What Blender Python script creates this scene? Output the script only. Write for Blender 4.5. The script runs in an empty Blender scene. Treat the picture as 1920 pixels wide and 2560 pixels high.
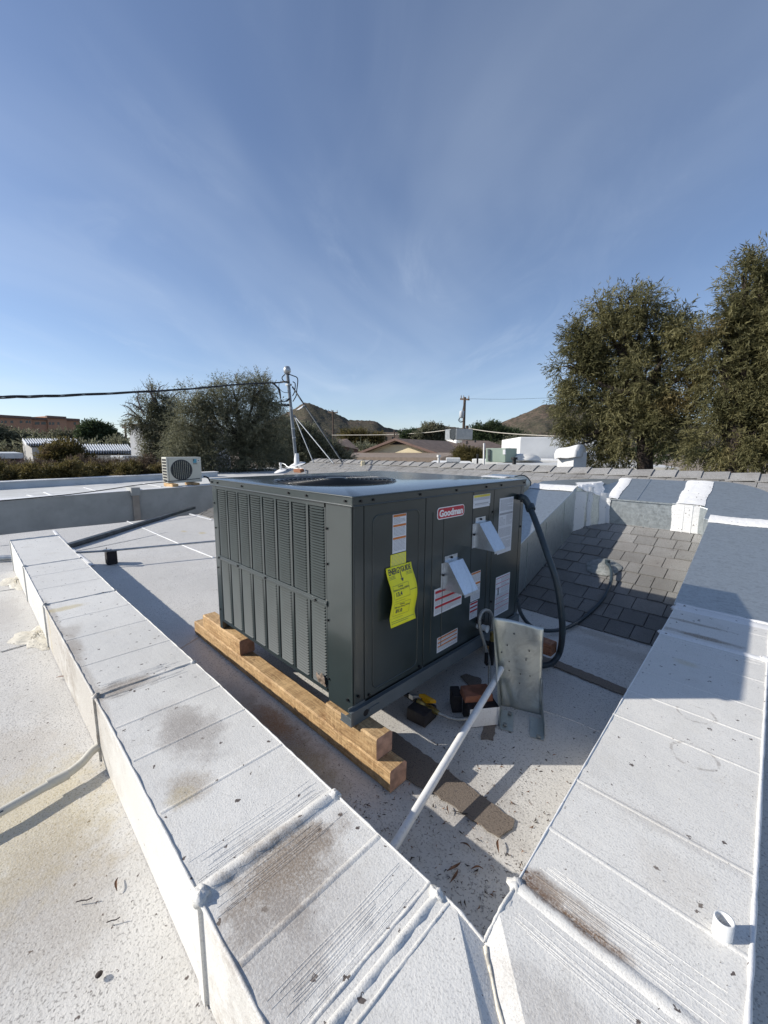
import bpy, bmesh, math, random
import numpy as np
from mathutils import Vector, Matrix
random.seed(7); rng = np.random.default_rng(7)
scene = bpy.context.scene
# ------------------------------------------------------------------ camera
# world frame: x along the unit's louvred face, y into the depth along its panelled face, z up, metres; flat roof = z 0
FPX, PITCH, ROLL = 1020.0, math.radians(8.72), math.radians(0.36)
CAM = Vector((1.085, -0.941, 1.22))
r0 = Vector((.7111, .7031, 0)); f0 = Vector((-.7031, .7111, 0))
FWD = f0*math.cos(PITCH) + Vector((0, 0, -math.sin(PITCH)))
UP0 = f0*math.sin(PITCH) + Vector((0, 0, math.cos(PITCH)))
RT = r0*math.cos(ROLL) + UP0*math.sin(ROLL)
UP = -r0*math.sin(ROLL) + UP0*math.cos(ROLL)
cd = bpy.data.cameras.new('camera'); cam = bpy.data.objects.new('camera', cd)
scene.collection.objects.link(cam); scene.camera = cam
cd.sensor_fit = 'VERTICAL'; cd.sensor_height = 32; cd.sensor_width = 24
cd.lens = FPX/2560*32; cd.clip_start = .02; cd.clip_end = 9000
M = Matrix((RT, UP, -FWD)).transposed().to_4x4(); M.translation = CAM; cam.matrix_world = M
# ------------------------------------------------------------------ world, sun, exposure
SUN_EL = math.radians(27.5); TRAVEL = Vector((.711, .703, 0))
wd = bpy.data.worlds.new('World'); scene.world = wd; wd.use_nodes = True
nt = wd.node_tree; nt.nodes.clear()
def N(nt, t, **k):
    n = nt.nodes.new(t)
    for a, b in k.items(): setattr(n, a, b)
    return n
def math_(nt, op, a, b=None, c=None):
    n = N(nt, 'ShaderNodeMath', operation=op)
    for i, v in enumerate((a, b, c)):
        if v is None: continue
        if isinstance(v, (int, float)): n.inputs[i].default_value = v
        else: nt.links.new(v, n.inputs[i])
    return n.outputs[0]
sky = N(nt, 'ShaderNodeTexSky', sky_type='NISHITA', sun_disc=False)
sky.sun_elevation = SUN_EL; sky.sun_rotation = math.atan2(-TRAVEL.x, -TRAVEL.y)
sky.altitude = 700; sky.air_density = 1.0; sky.dust_density = .4; sky.ozone_density = 2.2
tc = N(nt, 'ShaderNodeTexCoord'); sep = N(nt, 'ShaderNodeSeparateXYZ'); nt.links.new(tc.outputs['Generated'], sep.inputs[0])
zz = math_(nt, 'ADD', math_(nt, 'MAXIMUM', sep.outputs[2], 0.0), .12)
# cloud-sheet coordinates, turned so that cu runs along the view to the right and cv away from the viewer
cx = math_(nt, 'DIVIDE', sep.outputs[0], zz); cy = math_(nt, 'DIVIDE', sep.outputs[1], zz)
cmb = N(nt, 'ShaderNodeCombineXYZ'); nt.links.new(cx, cmb.inputs[0]); nt.links.new(cy, cmb.inputs[1])
def cloud(scale, ang, sc, det, lo, hi, rough=.55, dist=.6, loc=(0, 0, 0)):
    m0 = N(nt, 'ShaderNodeMapping'); nt.links.new(cmb.outputs[0], m0.inputs[0]); m0.inputs['Rotation'].default_value = (0, 0, -math.radians(ang)); m0.inputs['Location'].default_value = loc
    mp = N(nt, 'ShaderNodeMapping'); nt.links.new(m0.outputs[0], mp.inputs[0]); mp.inputs['Scale'].default_value = sc
    nz = N(nt, 'ShaderNodeTexNoise'); nz.inputs['Scale'].default_value = scale; nz.inputs['Detail'].default_value = det
    nz.inputs['Roughness'].default_value = rough; nz.inputs['Distortion'].default_value = dist
    nt.links.new(mp.outputs[0], nz.inputs['Vector'])
    mr = N(nt, 'ShaderNodeMapRange'); mr.interpolation_type = 'SMOOTHERSTEP'
    mr.inputs[1].default_value = lo; mr.inputs[2].default_value = hi; nt.links.new(nz.outputs[0], mr.inputs[0])
    return mr.outputs[0]
c1 = cloud(.5, 132, (.75, 1.0, 1), 4, .34, .78, .5, 1.4, (6.4, 3.7, 0))       # broad soft veils running away from the viewer
c2 = cloud(1.0, 135, (.75, 1.7, 1), 7, .42, .80, .62, 1.6, (2.3, 5.1, 0))       # finer combed wisps
c3 = cloud(.35, 90, (1, 1, 1), 2, .40, .62, .5, 0, (4.3, 2.6, 0))
hz = math_(nt, 'POWER', math_(nt, 'SUBTRACT', 1.0, math_(nt, 'MAXIMUM', sep.outputs[2], 0.0)), 7.0)
cf = math_(nt, 'ADD', math_(nt, 'MULTIPLY', c1, .19), math_(nt, 'MULTIPLY', math_(nt, 'MULTIPLY', c2, c3), .12))
cf = math_(nt, 'ADD', cf, math_(nt, 'MULTIPLY', hz, .27))
cf = math_(nt, 'ADD', cf, .05)
mixc = N(nt, 'ShaderNodeMix', data_type='RGBA'); nt.links.new(cf, mixc.inputs[0])
tint = N(nt, 'ShaderNodeMix', data_type='RGBA', blend_type='MULTIPLY'); tint.inputs[0].default_value = 1; nt.links.new(sky.outputs[0], tint.inputs[6]); tint.inputs[7].default_value = (.97, .97, 1.06, 1)
nt.links.new(tint.outputs[2], mixc.inputs[6]); mixc.inputs[7].default_value = (5.8, 6.7, 7.9, 1)
bg = N(nt, 'ShaderNodeBackground'); nt.links.new(mixc.outputs[2], bg.inputs[0]); bg.inputs[1].default_value = .113
wo = N(nt, 'ShaderNodeOutputWorld'); nt.links.new(bg.outputs[0], wo.inputs[0])
sl = bpy.data.lights.new('sun', 'SUN'); sl.energy = 4.9; sl.angle = math.radians(.53); sl.color = (1, .94, .85)
so = bpy.data.objects.new('sun', sl); scene.collection.objects.link(so)
so.rotation_euler = (TRAVEL*math.cos(SUN_EL) + Vector((0, 0, -math.sin(SUN_EL)))).to_track_quat('-Z', 'Y').to_euler()
so.location = (-6, -6, 8)
scene.view_settings.view_transform = 'Standard'; scene.view_settings.look = 'None'
scene.view_settings.exposure = .19; scene.view_settings.gamma = 1; scene.view_settings.use_curve_mapping = False
# ------------------------------------------------------------------ where photographed points lie in the place
def ray(px, py): return RT*((px-960)/FPX) + UP*((1280-py)/FPX) + FWD
def G(px, py, z=0.): d = ray(px, py); return CAM + d*((z-CAM.z)/d.z)
def XP(px, py, x=0.): d = ray(px, py); return CAM + d*((x-CAM.x)/d.x)
def YP(px, py, y=0.): d = ray(px, py); return CAM + d*((y-CAM.y)/d.y)
TS = math.tan(math.radians(20)); CS = math.cos(math.radians(20)); Y0 = 1.98
def SP(px, py, h=0.):
    d = ray(px, py); t = ((CAM.y-Y0)*TS + h - CAM.z)/(d.z - d.y*TS); return CAM + d*t
def AT(px, py, dist): d = ray(px, py); return CAM + d*(dist/math.hypot(d.x, d.y))
def AZ(px, dist, z):              # bearing of a picture column, at a level
    d = ray(px, 1120); k = dist/math.hypot(d.x, d.y); return Vector((CAM.x+d.x*k, CAM.y+d.y*k, z))
def slope_z(y): return (y-Y0)*TS
# ------------------------------------------------------------------ materials
def ramp(nt, fac, a, b, lo=0., hi=1.):
    m = N(nt, 'ShaderNodeMapRange'); m.interpolation_type = 'SMOOTHSTEP'
    nt.links.new(fac, m.inputs[0]); m.inputs[1].default_value = a; m.inputs[2].default_value = b
    m.inputs[3].default_value = lo; m.inputs[4].default_value = hi; return m.outputs[0]
def noise(nt, vec, scale, det=4, rough=.55, dist=0.):
    n = N(nt, 'ShaderNodeTexNoise'); n.inputs['Scale'].default_value = scale; n.inputs['Detail'].default_value = det
    n.inputs['Roughness'].default_value = rough; n.inputs['Distortion'].default_value = dist
    nt.links.new(vec, n.inputs['Vector']); return n.outputs[0]
def mapping(nt, vec, scale=(1, 1, 1), rot=(0, 0, 0)):
    m = N(nt, 'ShaderNodeMapping'); m.inputs['Scale'].default_value = scale; m.inputs['Rotation'].default_value = rot
    nt.links.new(vec, m.inputs[0]); return m.outputs[0]
def mix(nt, fac, a, b):
    m = N(nt, 'ShaderNodeMix', data_type='RGBA')
    if isinstance(fac, (int, float)): m.inputs[0].default_value = fac
    else: nt.links.new(fac, m.inputs[0])
    for i, v in ((6, a), (7, b)):
        if isinstance(v, tuple): m.inputs[i].default_value = (*v[:3], 1)
        else: nt.links.new(v, m.inputs[i])
    return m.outputs[2]
def newmat(name):
    m = bpy.data.materials.new(name); m.use_nodes = True
    nt = m.node_tree; b = nt.nodes['Principled BSDF']
    g = N(nt, 'ShaderNodeNewGeometry')
    return m, nt, b, g.outputs['Position']
def bumpn(nt, b, h, strength, dist, prev=None):
    bp = N(nt, 'ShaderNodeBump'); bp.inputs['Strength'].default_value = strength; bp.inputs['Distance'].default_value = dist
    nt.links.new(h, bp.inputs['Height'])
    if prev is not None: nt.links.new(prev, bp.inputs['Normal'])
    nt.links.new(bp.outputs[0], b.inputs['Normal']); return bp.outputs[0]
def plain(name, col, rough=.6, metal=0., var=.12, vscale=6., bump=0., bscale=60., bd=.002, stretch=(1, 1, 1), objrand=0., spec=.5, coat=0., grime=None):
    m, nt, b, P = newmat(name)
    v = mapping(nt, P, stretch)
    n1 = ramp(nt, noise(nt, v, vscale, 5), .3, .7)
    lo = tuple(c*(1-var) for c in col); hi = tuple(min(1, c*(1+var)) for c in col)
    c = mix(nt, n1, lo, hi)
    if grime:
        n2 = ramp(nt, noise(nt, v, vscale*3.1, 6, .7), .52, .75, 0, grime[1]); c = mix(nt, n2, c, grime[0])
    if objrand:
        oi = N(nt, 'ShaderNodeObjectInfo'); hs = N(nt, 'ShaderNodeHueSaturation')
        nt.links.new(ramp(nt, oi.outputs['Random'], 0, 1, 1-objrand, 1+objrand), hs.inputs['Value']); nt.links.new(c, hs.inputs['Color']); c = hs.outputs[0]
    nt.links.new(c, b.inputs['Base Color'])
    b.inputs['Roughness'].default_value = rough; b.inputs['Metallic'].default_value = metal
    b.inputs['Specular IOR Level'].default_value = spec; b.inputs['Coat Weight'].default_value = coat; b.inputs['Coat Roughness'].default_value = .12
    if bump: bumpn(nt, b, noise(nt, v, bscale, 5, .6), bump, bd)
    return m
def stains(nt, P, c, lst):
    for (ctr, rad, col, st) in lst:
        s = N(nt, 'ShaderNodeVectorMath', operation='SUBTRACT'); nt.links.new(P, s.inputs[0]); s.inputs[1].default_value = ctr
        d = N(nt, 'ShaderNodeVectorMath', operation='DIVIDE'); nt.links.new(s.outputs[0], d.inputs[0]); d.inputs[1].default_value = rad
        l = N(nt, 'ShaderNodeVectorMath', operation='LENGTH'); nt.links.new(d.outputs[0], l.inputs[0])
        nz = noise(nt, P, 11, 6, .7); nf = noise(nt, P, 170, 5, .8)
        v = math_(nt, 'ADD', l.outputs['Value'], math_(nt, 'MULTIPLY', math_(nt, 'SUBTRACT', nz, .5), 1.5))
        f = math_(nt, 'MULTIPLY', ramp(nt, v, 1.0, .35), math_(nt, 'MULTIPLY', ramp(nt, nf, .36, .6, .45, 1), st))
        c = mix(nt, f, c, col)
    return c
def coating(name, base, speck_scale, speck, bump, pits, st, brush=None, dark=(.16, .15, .14), rings=()):
    m, nt, b, P = newmat(name)
    big = ramp(nt, noise(nt, P, 1.1, 6, .6), .32, .68)
    c = mix(nt, big, tuple(x*.9 for x in base), tuple(min(1, x*1.03) for x in base))
    mid = ramp(nt, noise(nt, P, 7, 6, .7), .5, .78, 0, .35)
    c = mix(nt, mid, c, (base[0]*.72, base[1]*.69, base[2]*.64))
    # fine pits of the stippled coat
    sp = noise(nt, P, speck_scale, 3, .6); pf = ramp(nt, sp, .46, .36, 0, speck)
    reg = ramp(nt, noise(nt, P, 2.2, 3), .35, .65, .6, 1)
    c = mix(nt, math_(nt, 'MULTIPLY', pf, reg), c, dark)
    # scattered dark flecks
    vo = N(nt, 'ShaderNodeTexVoronoi'); vo.inputs['Scale'].default_value = pits
    dn = N(nt, 'ShaderNodeVectorMath', operation='ADD'); nzv = N(nt, 'ShaderNodeTexNoise'); nzv.inputs['Scale'].default_value = pits*2.5; nt.links.new(P, nzv.inputs['Vector'])
    scv = N(nt, 'ShaderNodeVectorMath', operation='SCALE'); nt.links.new(nzv.outputs['Color'], scv.inputs[0]); scv.inputs['Scale'].default_value = .9/pits
    nt.links.new(P, dn.inputs[0]); nt.links.new(scv.outputs[0], dn.inputs[1]); nt.links.new(dn.outputs[0], vo.inputs['Vector'])
    sc = N(nt, 'ShaderNodeSeparateColor'); nt.links.new(vo.outputs['Color'], sc.inputs[0])
    thr = math_(nt, 'MULTIPLY', math_(nt, 'POWER', sc.outputs[0], 5.0), .30)
    ff = math_(nt, 'LESS_THAN', vo.outputs['Distance'], thr)
    c = mix(nt, math_(nt, 'MULTIPLY', ff, math_(nt, 'GREATER_THAN', sc.outputs[1], .45)), c, (.12, .10, .09))
    c = stains(nt, P, c, st)
    for (ctr, r_, w_) in rings:
        s_ = N(nt, 'ShaderNodeVectorMath', operation='SUBTRACT'); nt.links.new(P, s_.inputs[0]); s_.inputs[1].default_value = ctr
        l_ = N(nt, 'ShaderNodeVectorMath', operation='LENGTH'); nt.links.new(s_.outputs[0], l_.inputs[0])
        d_ = math_(nt, 'ABSOLUTE', math_(nt, 'SUBTRACT', math_(nt, 'ADD', l_.outputs['Value'], math_(nt, 'MULTIPLY', noise(nt, P, 14, 3), .03)), r_+.015))
        c = mix(nt, math_(nt, 'MULTIPLY', ramp(nt, d_, w_, w_*.3), ramp(nt, noise(nt, P, 40, 4, .7), .42, .6, 0, .5)), c, (.25, .22, .19))
    nt.links.new(c, b.inputs['Base Color']); b.inputs['Roughness'].default_value = .62; b.inputs['Specular IOR Level'].default_value = .35
    pr = bumpn(nt, b, noise(nt, P, speck_scale*.9, 4, .65), bump, .0022)
    if brush:
        pr = bumpn(nt, b, noise(nt, mapping(nt, P, brush), 60, 5, .65, .4), .30, .002, pr)
    bumpn(nt, b, noise(nt, P, 5, 3), .25, .02, pr)
    return m
BROWN = (.22, .17, .12); YEL = (.52, .42, .19); GREY = (.33, .30, .27); RUST = (.30, .15, .06)
roof_st = [((-.55, -.93, 0), (.42, .34, 1), YEL, .5), ((-.25, -.9, 0), (.35, .22, 1), BROWN, .4), ((-1.0, -1.0, 0), (.3, .3, 1), (.42, .36, .28), .4),
           ((-.35, -.12, 0), (.45, .12, 1), BROWN, .85), ((-.45, -.10, 0), (.2, .07, 1), RUST, .7), ((-.05, -.14, 0), (.25, .1, 1), (.4, .33, .2), .6),
           ((-.7, -.13, 0), (.3, .1, 1), GREY, .5), ((.2, .1, 0), (.5, .35, 1), GREY, .3), ((-5.2, 1.2, 0), (.09, .05, 1), YEL, .7), ((-4.9, 1.35, 0), (.1, .07, 1), YEL, .7),
           ((-2.1, -1.3, 0), (.6, .15, 1), GREY, .5), ((-3., -.9, 0), (.5, .2, 1), GREY, .4), ((.45, .15, 0), (.25, .2, 1), GREY, .4), ((.5, 1.75, 0), (.6, .12, 1), GREY, .45), ((.3, 1.9, 0), (.25, .08, 1), BROWN, .5)]
duct_st = [((-.72, -.60, .27), (.09, .14, 1), BROWN, .75), ((-.25, -.5, .27), (.22, .12, 1), GREY, .7), ((-.34, -.52, .27), (.18, .10, 1), GREY, .65), ((-.03, -.60, .27), (.10, .08, 1), (.30, .24, .17), .7), ((.36, -.5, .27), (.06, .2, 1), (.24, .19, .15), .8),
           ((.37, -.54, .27), (.15, .18, 1), (.27, .22, .17), .95), ((.50, -.62, .27), (.16, .12, 1), GREY, .7), ((.50, -.50, .27), (.12, .16, 1), GREY, .35), ((-.01, -.63, .27), (.05, .05, 1), YEL, .3),
           ((-1.28, -.68, .27), (.2, .05, 1), BROWN, .6), ((-1.5, -.66, .27), (.12, .07, 1), BROWN, .4), ((-1.8, -.7, .27), (.5, .03, 1), BROWN, .5), ((-1.9, -.62, .27), (.06, .12, 1), YEL, .7), ((-.9, -.69, .27), (.6, .03, 1), BROWN, .4),
           ((.80, -.15, .27), (.07, .035, 1), (.13, .075, .045), 1.), ((.88, -.168, .27), (.13, .022, 1), (.17, .11, .07), 1.), ((.86, -.14, .27), (.1, .03, 1), (.35, .3, .25), .8), ((.86, 1.55, .29), (.2, .035, 1), BROWN, .95), ((.86, 1.2, .29), (.06, .04, 1), YEL, .4),
           ((.9, -.34, .27), (.14, .08, 1), GREY, .45), ((1.0, .08, .27), (.1, .1, 1), (.5, .45, .38), .3), ((.95, .2, .27), (.3, .03, 1), GREY, .3), ((.80, 1.72, .3), (.2, .02, 1), BROWN, .7)]
M_ROOF = coating('white_stippled_roof_coating', (.63, .613, .575), 150, .72, 1.0, 62, roof_st)
M_DUCT = coating('white_brushed_duct_coating', (.715, .70, .655), 240, .30, .55, 48, duct_st, brush=(.35, 1.6, 1), rings=(((.944, .803, .28), .055, .006), ((.972, .556, .28), .06, .006)))
M_SEAL = coating('white_mastic_seal', (.76, .76, .75), 120, .15, .6, 50, [], brush=(1, .2, .2))
M_MORTAR = coating('cream_roof_mastic', (.66, .62, .52), 60, .5, 1., 60, [])
def galvanized(name, col, rough, sc=14):
    m, nt, b, P = newmat(name)
    vo = N(nt, 'ShaderNodeTexVoronoi'); vo.inputs['Scale'].default_value = 90; nt.links.new(mapping(nt, P, (1, 1, 1)), vo.inputs['Vector'])
    s = N(nt, 'ShaderNodeSeparateColor'); nt.links.new(vo.outputs['Color'], s.inputs[0])
    c = mix(nt, ramp(nt, s.outputs[0], 0, 1, .2, .8), tuple(x*.94 for x in col), tuple(x*1.05 for x in col))
    sc_ = ramp(nt, noise(nt, mapping(nt, P, (1, 2.5, 1), (0, 0, .6)), sc, 6, .75, 1.2), .47, .64, 0, .6)
    c = mix(nt, math_(nt, 'MULTIPLY', sc_, .9), c, tuple(x*.62 for x in col))
    nt.links.new(c, b.inputs['Base Color']); b.inputs['Metallic'].default_value = .85
    nt.links.new(ramp(nt, noise(nt, P, sc*1.6, 5, .7), .3, .7, rough-.03, rough+.07), b.inputs['Roughness'])
    bumpn(nt, b, noise(nt, P, 3.2, 2), .12, .02)
    return m
M_GALV = galvanized('galvanised_duct_steel', (.56, .60, .60), .36, 24)
M_GALV2 = galvanized('bent_galvanised_sheet', (.55, .58, .56), .34, 6)
M_HOOD = galvanized('satin_galvanised_hood', (.62, .66, .70), .38, 5)
M_UNIT = plain('dark_slate_enamel', (.025, .036, .036), .32, 0, .14, 3, .10, 4.5, .010, coat=.45)
M_LOUV = plain('dark_slate_louver_enamel', (.036, .048, .048), .48, 0, .12, 8)
M_UNITTOP = plain('dark_slate_enamel_lid', (.040, .052, .056), .22, 0, .08, 2, .15, 2.5, .03, coat=.6)
M_RAIL = plain('dark_grey_base_rail', (.13, .15, .16), .38, .3, .1, 5)
M_BLACK = plain('matt_black', (.008, .008, .010), .7, 0, .2)
M_COIL = plain('coil_fins', (.10, .11, .12), .4, .6, .3, 40)
M_SCREW = plain('black_screw', (.015, .015, .017), .35, .4)
M_WIRE = plain('guard_wire', (.012, .014, .015), .3, .2, coat=.3)
def wood(name, col, dark, along='x', sc=1.):
    m, nt, b, P = newmat(name)
    st = (3, 38, 38) if along == 'x' else (38, 3, 38)
    v = mapping(nt, P, tuple(s*sc for s in st))
    g = ramp(nt, noise(nt, v, 1.6, 6, .65, 1.2), .35, .68)
    c = mix(nt, g, dark, col)
    sp = ramp(nt, noise(nt, mapping(nt, P, (.6, 1.6, 1.6)), 60, 6, .8), .50, .66, 0, .85); c = mix(nt, sp, c, tuple(x*.45 for x in dark))
    c = mix(nt, ramp(nt, noise(nt, P, 5, 3), .4, .7, 0, .4), c, tuple(min(1, x*1.25) for x in col))
    sw = noise(nt, mapping(nt, P, (30, 4, 7) if along == 'x' else (4, 30, 7)), 2.4, 5, .75); c = mix(nt, ramp(nt, sw, .52, .66, 0, .55), c, tuple(x*.7 for x in dark))
    c = mix(nt, ramp(nt, sw, .46, .36, 0, .5), c, tuple(min(1, x*1.35) for x in col))
    kn = N(nt, 'ShaderNodeTexVoronoi'); kn.inputs['Scale'].default_value = 5.5; nt.links.new(P, kn.inputs['Vector']); c = mix(nt, ramp(nt, kn.outputs['Distance'], .10, .05, 0, .8), c, (.12, .05, .02))
    oi = N(nt, 'ShaderNodeObjectInfo'); hs = N(nt, 'ShaderNodeHueSaturation')
    nt.links.new(ramp(nt, oi.outputs['Random'], 0, 1, .85, 1.12), hs.inputs['Value']); nt.links.new(c, hs.inputs['Color'])
    nt.links.new(hs.outputs[0], b.inputs['Base Color']); b.inputs['Roughness'].default_value = .75
    bumpn(nt, b, noise(nt, v, 2.2, 5, .7), .6, .004); return m
M_WOODX = wood('rough_sawn_pine', (.62, .43, .22), (.35, .20, .085), 'x', 1.6)
M_WOODR = wood('reddish_timber', (.40, .19, .10), (.22, .09, .05), 'x')
M_WOODE = plain('timber_end_grain', (.44, .26, .18), .8, 0, .25, 30, .4, 90)
M_CREO = plain('dark_tarred_timber', (.022, .019, .020), .75, 0, .4, 25, .8, 60, .004)
M_BRICK = plain('red_brown_wood_offcut', (.26, .105, .06), .8, 0, .3, 20, .5, 60, .003)
M_TARMAC = coating('weathered_brown_roof_patch', (.20, .165, .135), 170, .8, 1.2, 60, [], dark=(.03, .025, .02))
M_PVC = plain('weathered_white_pvc', (.56, .54, .47), .55, 0, .08, 12, .1, 60, .001, grime=((.4, .36, .3), .4))
M_PVCW = plain('white_pvc', (.76, .76, .74), .35, 0, .06, 20, grime=((.35, .3, .25), .5))
M_INK = plain('grey_print', (.06, .07, .08), .6); M_INK2 = plain('light_grey_print', (.30, .31, .33), .6)
M_WPAPER = plain('white_sticker', (.62, .64, .68), .5, 0, .03); M_YELP = plain('yellow_paper', (.80, .76, .02), .55, 0, .04)
M_YELPALE = plain('yellow_sticker_band', (.62, .52, .06), .5); M_ORANGE = plain('orange_sticker_band', (.50, .16, .03), .5)
M_RED = plain('red_sticker_band', (.42, .02, .03), .45); M_BRRED = plain('badge_red', (.40, .015, .035), .35)
M_BADGEW = plain('badge_white', (.75, .75, .75), .4, 0, .02)
M_HOSE = plain('braided_steel_hose', (.33, .33, .31), .42, .55, .25, 150, .6, 500, .0008)
M_LTITE = plain('dark_rubber_conduit', (.030, .045, .055), .42, 0, .15, 30, .15, 200, .0006)
M_BRASS = plain('old_brass', (.34, .26, .09), .4, .8, .3, 60); M_YVALVE = plain('yellow_valve_handle', (.62, .32, .01), .4)
M_IRON = plain('dark_iron_pipe', (.035, .036, .038), .55, .5, .4, 40, .4, 80)
M_FLASH = plain('grey_roof_flashing', (.20, .21, .20), .6, 0, .25, 25, .5, 50, .003, grime=((.5, .5, .48), .6))
M_MAST = plain('grey_mast_pipe', (.20, .22, .24), .45, .4, .12, 8); M_STEEL = plain('galvanised_conduit', (.42, .44, .45), .4, .7, .15, 20); M_DKSTEEL = plain('dark_weathered_steel', (.075, .085, .09), .5, .4, .3, 12, .3, 30, .003)
def shingle_mat():
    m, nt, b, P = newmat('grey_asphalt_shingle')
    n = ramp(nt, noise(nt, P, 420, 3, .7), .33, .67)
    c = mix(nt, n, (.105, .10, .097), (.48, .475, .46))
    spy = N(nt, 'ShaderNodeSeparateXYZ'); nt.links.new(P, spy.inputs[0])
    c = mix(nt, math_(nt, 'MULTIPLY', ramp(nt, spy.outputs[1], 4.0, 2.2), ramp(nt, noise(nt, P, 1.6, 5, .6), .2, .6, .35, .75)), c, (.12, .115, .105))  # lower courses darkened in the colour, standing in for missing shade
    c = mix(nt, ramp(nt, noise(nt, P, 3, 5, .65), .45, .75, 0, .55), c, (.17, .155, .14))
    c = mix(nt, ramp(nt, noise(nt, P, 26, 5, .7), .6, .72, 0, .6), c, (.07, .065, .06))
    oi = N(nt, 'ShaderNodeObjectInfo'); hs = N(nt, 'ShaderNodeHueSaturation')
    nt.links.new(ramp(nt, oi.outputs['Random'], 0, 1, .88, 1.10), hs.inputs['Value']); nt.links.new(c, hs.inputs['Color'])
    nt.links.new(hs.outputs[0], b.inputs['Base Color']); b.inputs['Roughness'].default_value = .9; b.inputs['Specular IOR Level'].default_value = .2
    bumpn(nt, b, noise(nt, P, 380, 3, .7), .7, .003); return m
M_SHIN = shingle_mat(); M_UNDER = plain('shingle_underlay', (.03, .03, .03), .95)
M_NWALL = plain('grey_white_stucco', (.40, .40, .38), .85, 0, .1, 3, .5, 80, .004, grime=((.28, .27, .25), .35))
M_NROOF = plain('neighbour_white_roof', (.58, .58, .56), .75, 0, .12, 1.6, .3, 60, .004, grime=((.36, .34, .3), .5))
M_NPAR = plain('pale_blue_grey_parapet', (.52, .55, .57), .8, 0, .08, 3, .3, 60)
M_WSTUC = plain('bright_white_stucco', (.76, .755, .73), .8, 0, .05, 2, .4, 40, .01)
M_MSPLIT = plain('ivory_enamel', (.58, .57, .49), .4, 0, .04, 4); M_MSIDE = plain('ivory_slats', (.62, .62, .50), .4)
M_FANG = plain('dark_fan_grille', (.05, .052, .055), .5, 0, .3, 30)
M_SKYB = plain('light_blue_print', (.10, .36, .48), .4); M_GREENU = plain('sage_green_enamel', (.27, .34, .28), .5, 0, .06, 3)
M_TERRA = plain('orange_stucco', (.40, .22, .14), .9, 0, .06, .12); M_TERRA2 = plain('sunlit_tan_stucco', (.55, .38, .25), .9, 0, .06, .2)
M_GLASS = plain('dark_window_glass', (.025, .03, .035), .15, 0, .3, .8); M_CORR = plain('corrugated_zinc', (.66, .68, .70), .4, .15, .12, .8)
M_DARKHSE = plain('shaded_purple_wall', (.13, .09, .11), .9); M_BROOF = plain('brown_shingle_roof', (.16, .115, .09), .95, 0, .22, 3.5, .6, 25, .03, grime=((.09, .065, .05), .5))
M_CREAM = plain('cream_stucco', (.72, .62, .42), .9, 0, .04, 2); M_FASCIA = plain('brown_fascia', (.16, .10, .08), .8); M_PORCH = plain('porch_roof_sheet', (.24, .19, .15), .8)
M_POLEW = plain('weathered_pole_wood', (.09, .065, .05), .9, 0, .3, 10); M_DIRT = plain('desert_dirt', (.24, .19, .14), .95, 0, .3, .15, .5, 3, .1, grime=((.10, .10, .06), .7))
M_CABLE = plain('black_cable', (.012, .012, .014), .5); M_WIREL = plain('pale_wire', (.45, .42, .36), .6)
M_BARK = plain('dark_bark', (.045, .034, .028), .95, 0, .35, 12, .8, 30, .02); M_TWIG = plain('pale_twig', (.17, .14, .12), .95, 0, .3, 5)
M_DRY = plain('dry_leaf', (.17, .085, .045), .8, 0, .5, 40); M_DRYD = plain('dark_dry_leaf', (.045, .035, .03), .85, 0, .4, 40)
def leafmat(name, a, b_, c_, scale, sheen=.25):
    m, nt, b, P = newmat(name)
    at = N(nt, 'ShaderNodeAttribute'); at.attribute_name = 'tint'
    c = mix(nt, ramp(nt, at.outputs['Fac'], 0, 1), a, b_)
    c = mix(nt, ramp(nt, noise(nt, P, scale*1.6, 3), .56, .74, 0, .55), c, c_)
    nt.links.new(c, b.inputs['Base Color']); b.inputs['Roughness'].default_value = .6; b.inputs['Specular IOR Level'].default_value = sheen
    tr = N(nt, 'ShaderNodeBsdfTranslucent'); nt.links.new(c, tr.inputs[0])
    ms = N(nt, 'ShaderNodeMixShader'); ms.inputs[0].default_value = .42
    nt.links.new(b.outputs[0], ms.inputs[1]); nt.links.new(tr.outputs[0], ms.inputs[2])
    nt.links.new(ms.outputs[0], nt.nodes['Material Output'].inputs[0]); return m
M_LEAFR = leafmat('olive_sickle_leaves', (.105, .105, .048), (.24, .225, .11), (.26, .18, .075), .55)
M_LEAFM = leafmat('grey_green_mesquite', (.13, .135, .085), (.24, .24, .16), (.19, .15, .09), .5)
M_LEAFG = leafmat('mid_green_leaves', (.05, .075, .035), (.09, .12, .06), (.08, .085, .045), .4)
M_LEAFY = leafmat('yellow_brown_scrub', (.10, .085, .03), (.17, .14, .055), (.12, .07, .06), .7)
M_LEAFP = leafmat('purple_brown_scrub', (.09, .065, .05), (.13, .10, .07), (.07, .05, .055), .9)
def hillmat():
    m, nt, b, P = newmat('scrub_hillside')
    n = ramp(nt, noise(nt, P, .05, 8, .8), .4, .6)
    c = mix(nt, n, (.060, .055, .040), (.185, .135, .105))
    c = mix(nt, ramp(nt, noise(nt, P, .006, 4, .6), .42, .62, 0, .75), c, (.085, .08, .055))
    c = mix(nt, ramp(nt, noise(nt, P, .13, 4, .8), .5, .6, 0, .75), c, (.045, .048, .032))
    nt.links.new(c, b.inputs['Base Color']); b.inputs['Roughness'].default_value = .95; b.inputs['Specular IOR Level'].default_value = .1
    bumpn(nt, b, noise(nt, P, .06, 6, .75), 1., 6.); return m
M_HILL = hillmat()
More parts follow.
